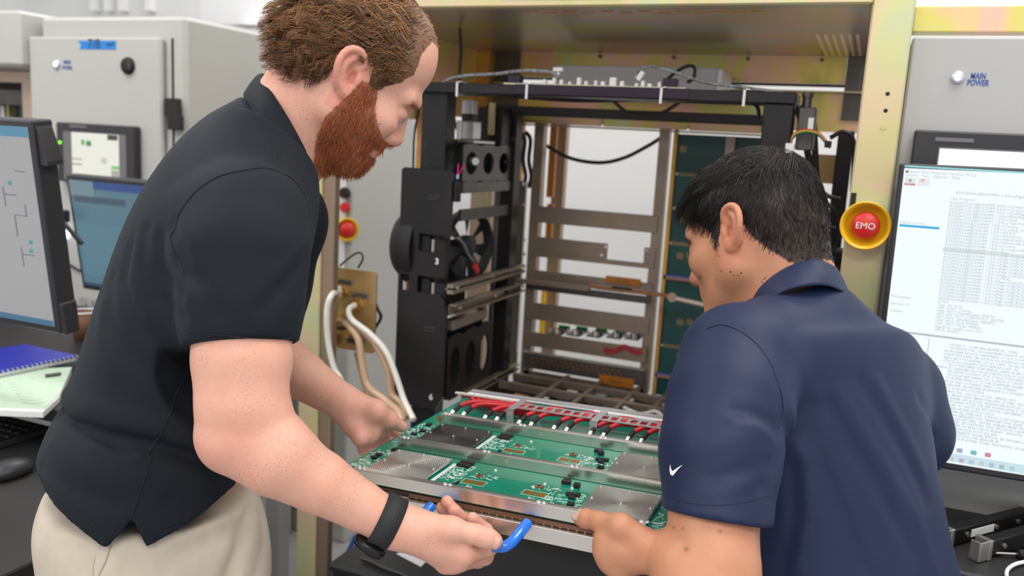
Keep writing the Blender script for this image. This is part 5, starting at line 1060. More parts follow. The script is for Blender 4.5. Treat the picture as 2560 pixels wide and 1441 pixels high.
# ------------------------------------------------------------------ the circuit board being slid out
def board():
    t = empty('circuit_board', (-.40, 1.15, 1.10), 'large green circuit board in a steel frame held by the two people', 'circuit board'); Z = 1.100
    XA, XE, YA, YE = -.638, -.168, .934, 1.372
    part('pcb', Mx['pcb'], t, lambda m: m.box((XA, YA, Z-.0035), (XE, YE, Z), .0004))
    eb_ = part('edge_board', Mx['pcb_brown'], t, lambda m: m.box((XA+.018, YA-.004, Z-.0095), (XE-.006, YE-.03, Z-.004)))
    part('edge_solder', Mx['gold'], eb_, lambda m: [m.box((x_, YA-.0050, Z-.0098), (x_+.0022, YA-.0035, Z-.0082)) for x_ in np.arange(XA+.03, XE-.012, .0105)])['kind'] = 'stuff'
    part('edge_chip', Mx['chip'], eb_, lambda m: m.box((XA+.085, YA-.0050, Z-.0085), (XA+.125, YA-.0040, Z-.0045)))
    part('lower_frame', Mx['nickel'], t, lambda m: (m.box((XA+.022, YA-.012, Z-.030), (XE-.004, YA-.006, Z-.0100), .0008), m.box((XA+.022, YA-.006, Z-.030), (XA+.028, YE-.04, Z-.0105)), m.box((XE-.010, YA-.006, Z-.030), (XE-.004, YE-.04, Z-.0105)), m.box((XA+.028, YE-.045, Z-.030), (XE-.010, YE-.040, Z-.0105))))
    hz = mat('white_silkscreen', None)
    for i, y_ in enumerate((YA-.006, 1.064, 1.200)):
        x0 = XA+.030 if i else XA+.040
        r = part('stiffener', Mx['nickel'], t, lambda m: (m.box((x0, y_, Z+.0003), (XE-.030, y_+.0035, Z+.0165), .0005), m.box((x0, y_+.0035, Z+.0135), (XE-.030, y_+.0105, Z+.0165), .0005)))
        for k in range(4):
            x_ = x0 + .006 + k*(XE-.036-x0-.006)/3; part('screw', Mx['alu'], r, lambda m: (screwdisc(m, (x_, y_+.007, Z+.0165), ZZ, .0034, .0014), screwdisc(m, (x_+.007, y_+.007, Z+.0165), ZZ, .0030, .0012)))
    part('rear_rail', Mx['alu'], t, lambda m: (m.box((XA+.012, YE-.020, Z+.0003), (XE-.10, YE-.010, Z+.016), .001), m.box((XA+.012, YE-.036, Z+.0125), (XE-.10, YE-.0185, Z+.016), .001)))
    part('rear_white_bar', Mx['white_pl'], t, lambda m: m.box((-.385, YE-.052, Z+.014), (-.235, YE-.044, Z+.020), .001))
    # four cover plates
    pm = {}
    for nm, cols in (('plate_silver', (.64, .63, .60)), ('plate_dark', (.115, .115, .125))):
        m_ = bpy.data.materials.new(nm); m_.use_nodes = True; nt = m_.node_tree; b = nt.nodes['Principled BSDF']; b.inputs['Metallic'].default_value = .9; b.inputs['Roughness'].default_value = .30; b.inputs['Base Color'].default_value = (*cols, 1)
        tc = nt.nodes.new('ShaderNodeTexCoord'); w_ = nt.nodes.new('ShaderNodeTexWave'); w_.wave_type = 'RINGS'; w_.rings_direction = 'SPHERICAL'; w_.inputs['Scale'].default_value = 115; w_.inputs['Distortion'].default_value = 0.0; mp = nt.nodes.new('ShaderNodeMapping'); nt.links.new(tc.outputs['Object'], mp.inputs['Vector']); nt.links.new(mp.outputs[0], w_.inputs['Vector'])
        bp_ = nt.nodes.new('ShaderNodeBump'); bp_.inputs['Strength'].default_value = .5; bp_.inputs['Distance'].default_value = .0008; nt.links.new(w_.outputs['Fac'], bp_.inputs['Height']); nt.links.new(bp_.outputs['Normal'], b.inputs['Normal']); pm[nm] = m_
    for (a, b_, c, d, mt) in ((-.597, -.508, .952, 1.046, 'plate_silver'), (-.597, -.506, 1.088, 1.182, 'plate_dark'), (-.290, -.203, .952, 1.046, 'plate_silver'), (-.296, -.206, 1.088, 1.184, 'plate_silver')):
        cen = V3((a+b_)/2, (c+d)/2, Z+.002)
        e = MB(); e.box((a-cen[0], c-cen[1], 0), (b_-cen[0], d-cen[1], .0045), .0008); o = e.build('cover_plate', pm[mt]); o.location = cen; wset(o, t)
        for (fx, fy) in ((.05, .05), (.5, .04), (.95, .05), (.05, .95), (.5, .96), (.95, .95), (.5, .5), (.06, .5), (.94, .5)):
            q = V3(a + (b_-a)*fx, c + (d-c)*fy, Z+.0065); part('screw', Mx['alu'], o, lambda m: screwdisc(m, q, ZZ, .0019, .0012, 8))
    # gold pads with silkscreen outline
    for x_ in (-.457, -.369):
        for y_ in (.993, 1.131):
            for k in (0, 1):
                q = V3(x_ + k*.0165, y_, Z); p_ = part('gold_pad', Mx['gold'], t, lambda m: m.box(q - V3(.0065, .0065, 0), q + V3(.0065, .0065, .0003))); part('via', mat('via_gold', (.75, .45, .08), .25, .9), p_, lambda m: m.cyl(q + V3(0, 0, .0003), q + V3(0, 0, .0007), .0018, n=10))
            part('pad_outline', Mx['silk'], t, lambda m: [m.box(V3(x_-.0085, y_+s*.0082, Z) - V3(0, .0003, 0), V3(x_+.025, y_+s*.0082, Z+.0002) + V3(0, .0003, 0)) for s in (-1, 1)] + [m.box(V3(xx-.0003, y_-.0082, Z), V3(xx+.0003, y_+.0082, Z+.0002)) for xx in (x_-.0085, x_+.0250)])['kind'] = 'stuff'
            q = V3(x_+.006, y_+.022, Z); part('trimmer', Mx['copper'], t, lambda m: (m.box(q - V3(.005, .003, 0), q + V3(.005, .003, .0028), .0004),)); part('trimmer_screw', Mx['chip'], t, lambda m: m.cyl(q + V3(0, 0, .0028), q + V3(0, 0, .0036), .0019, n=8))
    # dark ICs
    for (x_, y_, w_, d_, h_) in [(-.487, 1.040, .010, .0045, .004), (-.487, 1.052, .010, .0045, .004), (-.484, 1.176, .010, .0045, .004), (-.484, 1.188, .010, .0045, .004), (-.335, 1.044, .006, .004, .005), (-.338, 1.056, .004, .003, .004), (-.333, 1.184, .006, .004, .005), (-.318, 1.008, .0045, .0035, .004), (-.308, 1.009, .0045, .0035, .004), (-.312, .999, .0045, .0035, .004), (-.306, .978, .0045, .0035, .004), (-.322, 1.150, .0045, .0035, .004), (-.312, 1.151, .0045, .0035, .004), (-.316, 1.141, .0045, .0035, .004), (-.310, 1.120, .0045, .0035, .004), (-.318, 1.038, .004, .004, .006), (-.466, .942, .006, .004, .005), (-.616, 1.012, .0045, .004, .004), (-.618, 1.026, .0045, .0035, .003), (-.612, 1.148, .0045, .004, .004), (-.618, 1.130, .0045, .0035, .003), (-.606, 1.052, .0045, .004, .004), (-.620, .955, .005, .004, .005), (-.618, 1.180, .0045, .004, .004), (-.318, .960, .0045, .004, .006), (-.470, 1.075, .006, .004, .004), (-.326, 1.174, .004, .004, .006)]:
        part('chip', Mx['chip'], t, lambda m: m.box((x_-w_, y_-d_, Z), (x_+w_, y_+d_, Z+h_), .0004))
    for (x_, y0_, y1_) in ((-.468, .955, .985), (-.466, 1.092, 1.122)): part('resistor_row', Mx['chip'], t, lambda m: [m.box((x_-.002, q, Z), (x_+.002, q+.0042, Z+.0016)) for q in np.arange(y0_, y1_, .0052)])['kind'] = 'stuff'
    # silkscreen lettering and tiny white parts: too small to pick apart
    def silk(m):
        rg = np.random.default_rng(3)
        def bits(x0, x1, y0, y1, n):
            for _ in range(n):
                a, b_ = rg.uniform(x0, x1), rg.uniform(y0, y1); w_, d_ = (rg.uniform(.0008, .004), rg.uniform(.0003, .0008)) if rg.random() < .6 else (rg.uniform(.0003, .0007), rg.uniform(.0008, .0028)); m.box((a-w_, b_-d_, Z), (a+w_, b_+d_, Z+.0003))
        for dy in (0, .137):
            bits(-.503, -.470, .985+dy, 1.045+dy, 110); bits(-.634, -.602, .950+dy, 1.050+dy, 120); bits(-.345, -.296, .955+dy, 1.02+dy, 130); bits(-.200, -.172, .955+dy, 1.04+dy, 60)
            for x_ in (-.457, -.369): bits(x_-.004, x_+.035, 1.010+dy, 1.024+dy, 22); bits(x_+.004, x_+.014, .966+dy, .982+dy, 10)
            m.box((-.505, .945+dy, Z), (-.4995, 1.045+dy, Z+.0003))
        bits(-.62, -.20, 1.213, 1.222, 60); bits(-.60, -.20, 1.245, 1.262, 60)
    part('silkscreen', Mx['silk'], t, silk)['kind'] = 'stuff'
    for (x_, y_) in ((-.440, 1.045), (-.478, 1.010), (-.322, 1.03), (-.300, 1.165), (-.432, .955), (-.300, .957), (-.440, 1.180), (-.360, 1.028), (-.395, .962)): part('test_point', Mx['silk'], t, lambda m: m.cyl((x_, y_, Z), (x_, y_, Z+.0022), .0023, .0018, 10))
    # co-axial plugs with red cables
    rng = np.random.default_rng(5); s0 = -.602
    for k in range(8):
        for j in (0, 1):
            x_ = s0 + k*.0600 + j*.021; 
            if x_ > XE - .01: continue
            b0 = V3(x_, 1.222, Z); cx = empty('coax_plug', b0)
            cx.parent = t; cx.matrix_parent_inverse = wmat(t).inverted()
            part('plug_base', Mx['brass'], cx, lambda m: m.box(b0 - V3(.0055, .005, 0), b0 + V3(.0055, .006, .005), .001)); part('plug_nut', Mx['nickel'], cx, lambda m: m.cyl(b0 + V3(0, .001, .005), b0 + V3(.002, .010, .013), .0048, .0042, 10)); part('plug_boot', Mx['dark'], cx, lambda m: m.cyl(b0 + V3(.002, .009, .012), b0 + V3(.006, .028, .019), .0040, .0036, 10))
            p0 = b0 + V3(.006, .027, .0185); dirx = 1 if k < 4 else -.2
            part('red_cable', Mx['red'], t, lambda m: m.tube([p0, p0 + V3(.012, .012, .004), p0 + V3(.035 + .01*j, .030 + .004*j, .004 - .003*j), p0 + V3(.075, .040 + .006*j, .001 + .003*j), p0 + V3(.13, .040 - .003*j, -.004 + .002*j)] if k < 6 else [p0, p0 + V3(.012, .012, .004), p0 + V3(.03, .024, .006)], .0042, n=8, sub=5))
    for k in range(5): part('red_cable', Mx['red'], t, lambda m: m.tube([V3(-.625 + k*.012, 1.315, Z+.018), V3(-.60 + k*.012, 1.298, Z+.020), V3(-.575 + k*.012, 1.285, Z+.014), V3(-.53+k*.012, 1.278, Z+.010)], .0042, n=8, sub=5))
    part('jack_row', Mx['brass'], t, lambda m: [m.cyl((x_, 1.213, Z), (x_, 1.213, Z+.004), .0034, n=8) for k in range(8) for x_ in (s0 + .038 + k*.06, s0 + .048 + k*.06) if x_ < XE-.02] + [m.cyl((XA+.020, 1.213, Z), (XA+.020, 1.213, Z+.006), .005, n=10), m.cyl((XA+.031, 1.213, Z), (XA+.031, 1.213, Z+.006), .004, n=10)])['kind'] = 'stuff'
    # perforated bracket over the cables
    def brk(m):
        x0, x1, y0, y1, z_ = -.50, -.215, 1.256, 1.284, Z+.026; n = 18; w_ = (x1-x0)/n
        m.box((x0, y0, z_), (x1, y0+.004, z_+.0016)); m.box((x0, y1-.004, z_), (x1, y1, z_+.0016))
        for k in range(n+1): m.box((x0 + k*w_ - .0026, y0+.004, z_), (x0 + k*w_ + .0026, y1-.004, z_+.0016))
    part('cable_bracket', Mx['alu'], t, brk)
    for x_ in (-.502, -.36, -.25): part('bracket_foot', Mx['alu'], t, lambda m: (m.box((x_-.006, 1.240, Z+.0262), (x_+.006, 1.30, Z+.0278), .0004), m.box((x_-.006, 1.240, Z), (x_+.006, 1.242, Z+.0278)), m.box((x_-.006, 1.298, Z), (x_+.006, 1.30, Z+.0278))))
    part('white_strap', Mx['hosew'], t, lambda m: m.box((-.628, 1.292, Z+.024), (-.50, 1.297, Z+.027)))
    # blue handle
    hy = YA - .012
    part('handle', Mx['blue'], t, lambda m: m.tube(spline(np.array([(-.476, hy, Z-.012), (-.476, hy-.020, Z-.016), (-.474, hy-.036, Z-.021), (-.462, hy-.044, Z-.024), (-.41, hy-.045, Z-.025), (-.362, hy-.044, Z-.024), (-.350, hy-.036, Z-.021), (-.345, hy-.020, Z-.014), (-.342, hy, Z-.008)]), 5),   .0070, n=12, sub=1))
    t.rotation_euler = (0, -math.radians(2.0), 0)
    return t
board()
# ------------------------------------------------------------------ brass hose panel and hoses, left of the bay
def hose_panel():
    t = empty('hose_manifold', (-1.16, 1.75, 1.1), 'brass-coloured hose panel lettered LATCH with fittings beside the left post', 'panel'); Y = 1.72
    a, b = onY(836, 668, Y), onY(936, 886, Y)
    pl = part('plate', Mx['brassplate'], t, lambda m: m.prism([(a[0], b[2]), (b[0]-.006, b[2]), (b[0], b[2]+.006), (b[0], a[2]-.006), (b[0]-.006, a[2]), (a[0], a[2])], 1, Y, Y+.004))
    for s, px, py, sz in (('INTAKE', 858, 711, .0125), ('LATCH', 899, 745, .0125), ('SUPPLY', 890, 860, .0135), ('RETURN', 858, 826, .0125)):
        q = onY(px, py, Y-.0006); part('label_tape', mat('label_tape', (.20, .17, .12), .5), pl, lambda m: m.box(q + V3(-.028, .0001, -.002), q + V3(.028, .0006, .013))); text('lettering', s, sz, q + V3(0, -.0005, .001), XX, ZZ, Mx['blackink'], pl, 'CENTER', .0002, .0004)
    for px, py in ((855, 730), (893, 763), (848, 800), (885, 828)):
        q = onY(px, py, Y); part('fitting', Mx['brass'], t, lambda m: (m.cyl(q, q + V3(0, -.008, 0), .017, n=6, smooth=False), m.cyl(q + V3(0, -.008, 0), q + V3(-.004, -.026, -.003), .011, n=16)))
    for px, py in ((829, 812), (833, 850)):
        q = onY(px, py, Y-.01); part('elbow', Mx['copper'], t, lambda m: (m.box(q - V3(.008, .006, .014), q + V3(.008, .006, .014), .002), m.cyl(q - V3(.012, 0, 0), q + V3(.012, 0, 0), .006)))
    part('clip', Mx['white_pl'], t, lambda m: m.box(onY(842, 716, Y-.03), onY(854, 742, Y-.02), .001))
hose_panel()
HP = lambda x, y, d: onY(x, y, d)
cable('hose', [HP(849, 730, 1.69), HP(830, 738, 1.62), HP(818, 775, 1.605), HP(820, 850, 1.605), HP(835, 920, 1.605), HP(852, 950, 1.605), HP(870, 1010, 1.605)], .0070, Mx['hosew'], 'white hose bending down from the upper left fitting', 'hoses on the brass panel', 12, 8, 'hose')
cable('hose', [HP(886, 764, 1.69), HP(872, 775, 1.665), HP(880, 800, 1.655), HP(925, 835, 1.65), HP(965, 880, 1.645), HP(990, 940, 1.64), HP(1010, 1000, 1.63), HP(1034, 1050, 1.60)], .0070, Mx['hosew'], 'long white hose running from the LATCH fitting down to the right', 'hoses on the brass panel', 12, 8, 'hose')
cable('hose', [HP(850, 802, 1.69), HP(872, 815, 1.66), HP(896, 850, 1.65), HP(905, 905, 1.645), HP(920, 965, 1.64), HP(960, 1000, 1.63), HP(995, 1030, 1.60), HP(1006, 1055, 1.58)], .0085, Mx['hose'], 'amber hose from the lower left fitting passing above the bare hand', 'hoses on the brass panel', 12, 8, 'hose')
cable('hose', [HP(890, 830, 1.695), HP(925, 845, 1.67), HP(950, 880, 1.66), HP(972, 930, 1.655), HP(980, 985, 1.65), HP(1003, 1010, 1.64), HP(1018, 1045, 1.62)], .0085, Mx['hose'], 'amber hose from the lower right fitting beside the black plate', 'hoses on the brass panel', 12, 8, 'hose')
cable('hose', [HP(892, 880, 1.74), HP(905, 930, 1.74), HP(918, 985, 1.74), HP(930, 1060, 1.74), HP(930, 1180, 1.74)], .0085, Mx['hose'], 'amber hose hanging straight down behind the others', 'hoses on the brass panel', 12, 8, 'hose')
cable('cable', [HP(850, 665, 1.70), HP(880, 640, 1.69), HP(900, 632, 1.69), HP(907, 648, 1.69), HP(895, 670, 1.69)], .0024, Mx['rubber'], 'thin black wire loop above the brass panel')
cable('cable', [HP(845, 668, 1.70), HP(836, 690, 1.69), HP(842, 760, 1.69), HP(838, 800, 1.69)], .0024, Mx['rubber'], 'thin black wire hanging in front of the brass panel')
cable('cable', [HP(936, 755, 1.76), HP(945, 775, 1.76), HP(952, 795, 1.76), HP(935, 825, 1.76)], .004, Mx['rubber'], 'short black cable behind the right edge of the brass panel')
# control strip on the neighbouring cabinet, further back
cs = empty('control_strip', onY(852, 560, 2.6), 'narrow white control strip with dark buttons behind the left post', 'control panel'); YS = 2.60
part('plate', Mx['white_pl'], cs, lambda m: m.box(onY(835, 395, YS), onY(862, 700, YS+.01), .003)); part('cabinet_body', Mx['cream'], cs, lambda m: m.box((onY(700, 500, YS)[0], YS+.0105, 0), (onY(876, 500, YS)[0], YS+.45, 1.72), .006))
for px, py, mt, r_ in ((862, 482, 'chip', .018), (862, 518, 'redbtn', .016)): q = onY(px, py, YS); part('button', Mx[mt], cs, lambda m: (m.cyl(q, q + V3(.012, -.02, 0), r_*1.1, n=16), m.cyl(q + V3(.012, -.02, 0), q + V3(.02, -.034, 0), r_*.8, n=16)))
part('label', Mx['chip'], cs, lambda m: m.box(onY(838, 474, YS-.001), onY(847, 515, YS)));
for k in range(6): part('ink_mark', Mx['blackink'], cs, lambda m: m.box(onY(841 + (k % 2)*4, 545 + k*6, YS-.001), onY(846 + (k % 3)*2, 548 + k*6, YS)))
es = empty('emergency_stop', onY(866, 572, YS-.002), 'small yellow emergency stop button on the white control strip behind the hose panel', 'button', 'emergency stop buttons')
q_ = onY(862, 572, YS-.001); n_ = nrm(V3(.75, -.66, 0))
part('shroud', Mx['yellow'], es, lambda m: m.lathe(q_, n_, [(.01, 0), (.036, 0), (.040, .012), (.043, .036), (.036, .036), (.030, .012), (.01, .010)], 28)); part('push_button', Mx['redbtn'], es, lambda m: m.lathe(q_, n_, [(.02, .010), (.026, .032), (.028, .036), (.024, .042), (.0005, .045)], 24))
# wall sockets
for px, nm in ((915, 'left one, with blue and white leads'), (975, 'right one, beside the black shroud')):
    so_ = empty('wall_outlet', onY(px, 605, 3.59), 'white wall outlet box on the far wall, ' + nm, 'wall outlet', 'wall outlets'); a, b = onY(px-22, 578, 3.57), onY(px+22, 650, 3.599)
    part('box', Mx['white_pl'], so_, lambda m: m.box(a, b, .006)); part('cover', mat('outlet_cover', (.70, .70, .69), .5), so_, lambda m: m.box(a + V3(.01, -.004, -.012), V3(b[0]-.01, a[1], b[2]+.02), .001))
cable('cable', [onY(x, y, 3.5) for x, y in ((905, 605), (897, 625), (893, 650))], .012, mat('blue_lead', (.02, .15, .6), .4), 'blue lead plugged into the left wall outlet'); cable('cable', [onY(x, y, 3.5) for x, y in ((913, 606), (905, 628), (902, 655))], .010, Mx['white_pl'], 'white lead plugged into the left wall outlet')
cable('cable', [onY(x, y, 3.577) for x, y in ((902, 930), (895, 965), (888, 1000))], .025, mat('blue_lead', None), 'blue lead bunched behind the hoses')
# ------------------------------------------------------------------ things below the board
bx = empty('black_case', (-.60, 1.86, 0), 'black low case standing under the bay with a paper label', 'case')
part('body', mat('black_case_shell', (.012, .012, .012), .55), bx, lambda m: m.box((-1.02, 1.50, 0), (-.16, 2.2, .60), .01)); part('lid_edge', Mx['dark'], bx, lambda m: m.box((-1.025, 1.495, .585), (-.155, 2.205, .606), .006))
q_ = onZ(1035, 1390, .607); part('paper_label', mat('grey_paper', (.55, .55, .55), .7), bx, lambda m: m.add([onZ(990, 1385, .6075), onZ(1022, 1375, .6075), onZ(1075, 1395, .6075), onZ(1052, 1418, .6075), onZ(990, 1385, .6070), onZ(1022, 1375, .6070), onZ(1075, 1395, .6070), onZ(1052, 1418, .6070)], [(0, 1, 2, 3), (7, 6, 5, 4), (0, 1, 5, 4), (1, 2, 6, 5), (2, 3, 7, 6), (3, 0, 4, 7)]))
part('warning_label', Mx['yellow'], bx, lambda m: m.add([onZ(905, 1368, .6075), onZ(940, 1358, .6075), onZ(955, 1372, .6075), onZ(910, 1378, .6075)], [(0, 1, 2, 3)]))
thing('white_sheet', mat('white_laminate', (.74, .74, .74), .4), 'white worktop surface seen beneath the circuit board', 'worktop', lambda m: m.box((-1.10, 2.22, .55), (-.02, 2.42, .62), .004))
cable('cable', [onZ(x, y, .615) for x, y in ((905, 1398), (930, 1408), (960, 1422), (1000, 1436), (1030, 1450))], .005, Mx['rubber'], 'black cable lying on the black case under the board')
cable('cable', [onY(x, y, 2.1) for x, y in ((1000, 1270), (1040, 1272), (1080, 1285))], .009, mat('green_lead', (.02, .45, .08), .4), 'short green lead below the board beside the wristwatch')
cable('cable', [onY(x, y, 2.3) for x, y in ((890, 1340), (870, 1380), (845, 1420), (820, 1450))], .008, mat('blue_lead', None), 'blue lead trailing at the foot of the left post')
# ------------------------------------------------------------------ left cabinet with panel
YL = 2.039
lc = empty('control_cabinet', (-2.2, 2.3, 0), 'pale grey control cabinet with blue tape and small touch panel behind the person in black', 'cabinet')
A_ = onY(100, 42, YL); B_ = onY(463, 40, YL)
part('body', Mx['cream'], lc, lambda m: m.box((A_[0], YL, .0), (B_[0], YL+.55, A_[2]), .012))
dr = part('door', Mx['cream'], lc, lambda m: m.box((onY(85, 92, YL)[0], YL-.022, .3), (onY(415, 92, YL)[0], YL-.001, onY(200, 92, YL-.022)[2]), .006))
part('door_gap', Mx['dark'], lc, lambda m: m.box((onY(431, 200, YL)[0], YL-.003, .5), (onY(435, 200, YL)[0], YL+.001, onY(433, 96, YL)[2])))
lt = part('latch', Mx['dark'], dr, lambda m: (m.box(onY(420, 246, YL-.012), onY(444, 292, YL-.03), .002), m.box(onY(428, 288, YL-.012), onY(450, 326, YL-.03), .002)))
hm_ = part('lock', Mx['dark'], dr, lambda m: m.lathe(onY(322, 165, YL-.022), V3(0, -1, 0), [(.026, 0), (.026, .006), (.022, .012), (.0005, .012)], 24)); part('keyhole', Mx['grey_dk'], hm_, lambda m: m.box(onY(319, 158, YL-.035), onY(324, 172, YL-.034)))
def lamp(c, s, par): r = part('power_lamp', Mx['ring'], par, lambda m: m.lathe(c, V3(0, -1, 0), [(s, 0), (s*1.02, s*.3), (s*.9, s*.45), (s*.50, s*.5)], 24)); part('lamp_lens', Mx['lamp'], r, lambda m: m.lathe(c, V3(0, -1, 0), [(s*.52, s*.48), (s*.46, s*.60), (.0005, s*.68)], 20))
lamp(onY(143, 161, YL-.022), .0150, dr)
text('lettering', 'MAIN', .0165, onY(168, 160, YL-.0225), XX, ZZ, Mx['blueink'], dr, 'CENTER', .0003, .0004, .75); text('lettering', 'POWER', .0165, onY(168, 174, YL-.0225), XX, ZZ, Mx['blueink'], dr, 'CENTER', .0003, .0004, .75)
tp = [onY(194, 102, YL-.0226), onY(290, 102, YL-.0226), onY(290, 124, YL-.0226), onY(199, 123, YL-.0226), onY(203, 112, YL-.0226)]
tpe = part('tape', Mx['tape'], dr, lambda m: m.add(tp + [p - V3(0, .0006, 0) for p in tp], [(0, 1, 2, 3, 4), (9, 8, 7, 6, 5), (0, 1, 6, 5), (1, 2, 7, 6), (2, 3, 8, 7), (3, 4, 9, 8), (4, 0, 5, 9)])); text('lettering', '7/8', .042, onY(235, 121, YL-.0234), XX, ZZ, Mx['blackink'], tpe, 'CENTER', .0002)
part('scribble', Mx['blackink'], tpe, lambda m: m.tube([onY(x, y, YL-.0236) for x, y in ((266, 110), (270, 114), (273, 108), (277, 113), (284, 107))], .0015, n=5, sub=4))
def hmi(par, a, b, Y, scr, w_in, label_px):
    h = part('touch_panel', Mx['bezel'], par, lambda m: m.box((a[0], Y-.028, b[2]), (b[0], Y-.001, a[2]), .004))
    return h
a, b = onY(142, 305, YL-.045), onY(341, 470, YL-.045); hp = hmi(dr, a, b, YL-.022, None, 0, 0); YH = YL-.0505
part('inner_frame', Mx['bezel_g'], hp, lambda m: m.box(onY(157, 328, YH), onY(318, 462, YH+.002)))
part('maker_plate', Mx['bezel_g'], hp, lambda m: m.box(onY(173, 312, YH), onY(216, 320, YH+.001))); part('status_led', mat('green_led', (.2, .9, .05), .4, emit=1.5), hp, lambda m: m.cyl(onY(150, 356, YH-.002), onY(150, 356, YH+.002), .005))
sc_ = part('screen', mat('hmi_screen', (.02, .02, .02), .3, emit=.82, ecol=(.88, .88, .78)), hp, lambda m: m.box(onY(178, 330, YH-.002), onY(299, 455, YH)))
for k, (x0, y0, x1, y1, c, e) in enumerate([(203, 349, 211, 363, (.1, .6, .08), .6), (215, 352, 228, 366, (.08, .45, .1), .5), (268, 337, 294, 352, (.15, .15, .15), .25), (178, 395, 205, 400, (.5, .45, .3), .5), (178, 408, 205, 413, (.3, .35, .3), .4), (278, 415, 298, 425, (.2, .75, .15), .7), (278, 426, 298, 449, (.6, .58, .5), .6), (253, 395, 267, 410, (.72, .70, .6), .7)]):
    part('screen_mark', mat('hmi_mark_%d' % k, (.02, .02, .02), .3, emit=e, ecol=c), sc_, lambda m: m.box(onY(x0, y0, YH-.0026), onY(x1, y1, YH-.002)))
# neighbouring machine at the far left
thing('canopy_box', Mx['cream'], 'pale grey overhead canopy box at the far left above the dark bay', 'cabinet', lambda m: m.box((-3.6, YL-.05, onY(40, 166, YL-.05)[2]), (A_[0]-.035, YL+.4, onY(0, 25, YL-.05)[2]), .01))
nbm = empty('test_bay', (-2.9, 2.4, 0), 'dark neighbouring test bay with pinkish frame beneath the overhead canopy box', 'machine'); Yn = YL+.15
part('back_panel', Mx['chip'], nbm, lambda m: m.box((-3.6, Yn+.1, .6), (A_[0]-.01, Yn+.12, 1.70))); part('frame_bar', chromate('pinkish_frame', [(.60, .42, .33), (.66, .50, .40), (.62, .46, .34)], 5, .3, .5, 4), nbm, lambda m: (m.box((-3.6, Yn-.02, onY(40, 207, Yn)[2]), (A_[0]-.005, Yn+.02, onY(40, 180, Yn)[2])), m.box((onY(78, 200, Yn)[0]-.01, Yn-.03, .8), (A_[0]-.003, Yn+.02, onY(40, 180, Yn)[2])))); part('shelf_bar', Mx['grey_dk'], nbm, lambda m: m.box((-3.6, Yn+.02, onY(40, 262, Yn)[2]), (A_[0]-.02, Yn+.09, onY(40, 225, Yn)[2])))
part('white_gap', Mx['white_pl'], nbm, lambda m: m.box(onY(0, 265, Yn+.09), onY(16, 300, Yn+.098))); part('gold_post', Mx['chr'], nbm, lambda m: m.box(onY(17, 255, Yn+.07), onY(34, 305, Yn+.09))); part('green_board', Mx['pcb_dk'], nbm, lambda m: m.box(onY(48, 262, Yn+.08), onY(80, 300, Yn+.09)))
# white overhead duct behind the first man's head
thing('wall_tray', mat('white_tray', (.76, .76, .77), .6), 'white wall tray high on the wall behind the person in black', 'tray', lambda m: (m.box(onY(500, -60, 3.3), onY(700, 62, 3.32)), m.box(onY(575, 62, 3.2), onY(700, 72, 3.32))))
for k, px in enumerate((236, 270, 305, 372)): thing('wall_rib', Mx['white_pl'], 'thin white vertical rib on the far wall, %s from the left' % ('first second third fourth'.split()[k]), 'wall rib', lambda m: m.box(onY(px, -40, 3.55), onY(px+7, 30, 3.599)), 'ribs on the far wall')
# grey side cabinet seen between the first man and the tray
thing('junction_box', Mx['cream'], 'pale grey junction box partly hidden behind the collar of the person in black', 'box', lambda m: m.box(onY(648, 135, 3.45), onY(740, 420, 3.599), .006))
# ------------------------------------------------------------------ monitors
def monitor(name, label, TR, BR, w, ink, screen, depth=.03, bez=.012, chin=.014, xdir=-XX, top=None):
    t = empty(name, BR, label, 'monitor'); up = nrm(TR-BR); H = np.linalg.norm(TR-BR); xd = nrm(xdir - up*(xdir@up)); nz = np.cross(up, xd) if np.cross(up, xd)[1] < 0 else -np.cross(up, xd)
    ax = [xd, up, nz]; c = BR + xd*w/2 + up*H/2
    part('housing', Mx['bezel'], t, lambda m: m.obox(c - nz*depth/2, ax, (w/2, H/2, depth/2), .003))
    s = part('screen', screen, t, lambda m: m.obox(c + nz*.0006 + up*(chin-bez)/2, ax, (w/2-bez, H/2-(bez+chin)/2, .0006)))
    return t, s, (lambda a, b, h=.0016: BR + xd*(bez + a*(w-2*bez)) + up*(chin + b*(H-bez-chin)) + nz*h), xd, up, nz
def mark(s, at, xd, up, nz, a0, b0, a1, b1, col, e, nm='screen_mark'):
    p0, p1 = at(a0, b0), at(a1, b1); c = (p0+p1)/2; d = p1-p0
    return part(nm, mat('mark_%s_%s' % ('_'.join('%d' % int(q*100) for q in col), int(e*100)), (.01, .01, .01), .4, emit=e, ecol=col), s, lambda m: m.obox(c, [xd, up, nz], (abs(d@xd)/2, abs(d@up)/2, .0003)))
# far-left monitor
TR = P(78, 302, 1.56); BR = onX(150, 836, TR[0])
t, s, at, xd, up, nz = monitor('monitor', 'large monitor at the left edge showing a pale grey diagram', TR, BR, .56, None, mat('screen_grey', (.02, .02, .02), .3, emit=.47, ecol=(.66, .65, .66)), .045)
mark(s, at, xd, up, nz, 0, .95, 1, 1, (.12, .36, .55), .6); mark(s, at, xd, up, nz, 0, 0, 1, .03, (.10, .28, .45), .5)
for a0, b0, a1, b1 in ((.06, .56, .065, .62), (.06, .56, .12, .564), (.12, .45, .125, .56), (.10, .66, .16, .665), (.16, .60, .165, .70), (.05, .36, .11, .365), (.11, .30, .115, .40), (.04, .78, .09, .785)): mark(s, at, xd, up, nz, a0, b0, a1, b1, (.35, .36, .42), .35)
for a0, b0 in ((.115, .71), (.05, .42), (.055, .375)): mark(s, at, xd, up, nz, a0, b0, a0+.018, b0+.02, (.08, .55, .48), .5)
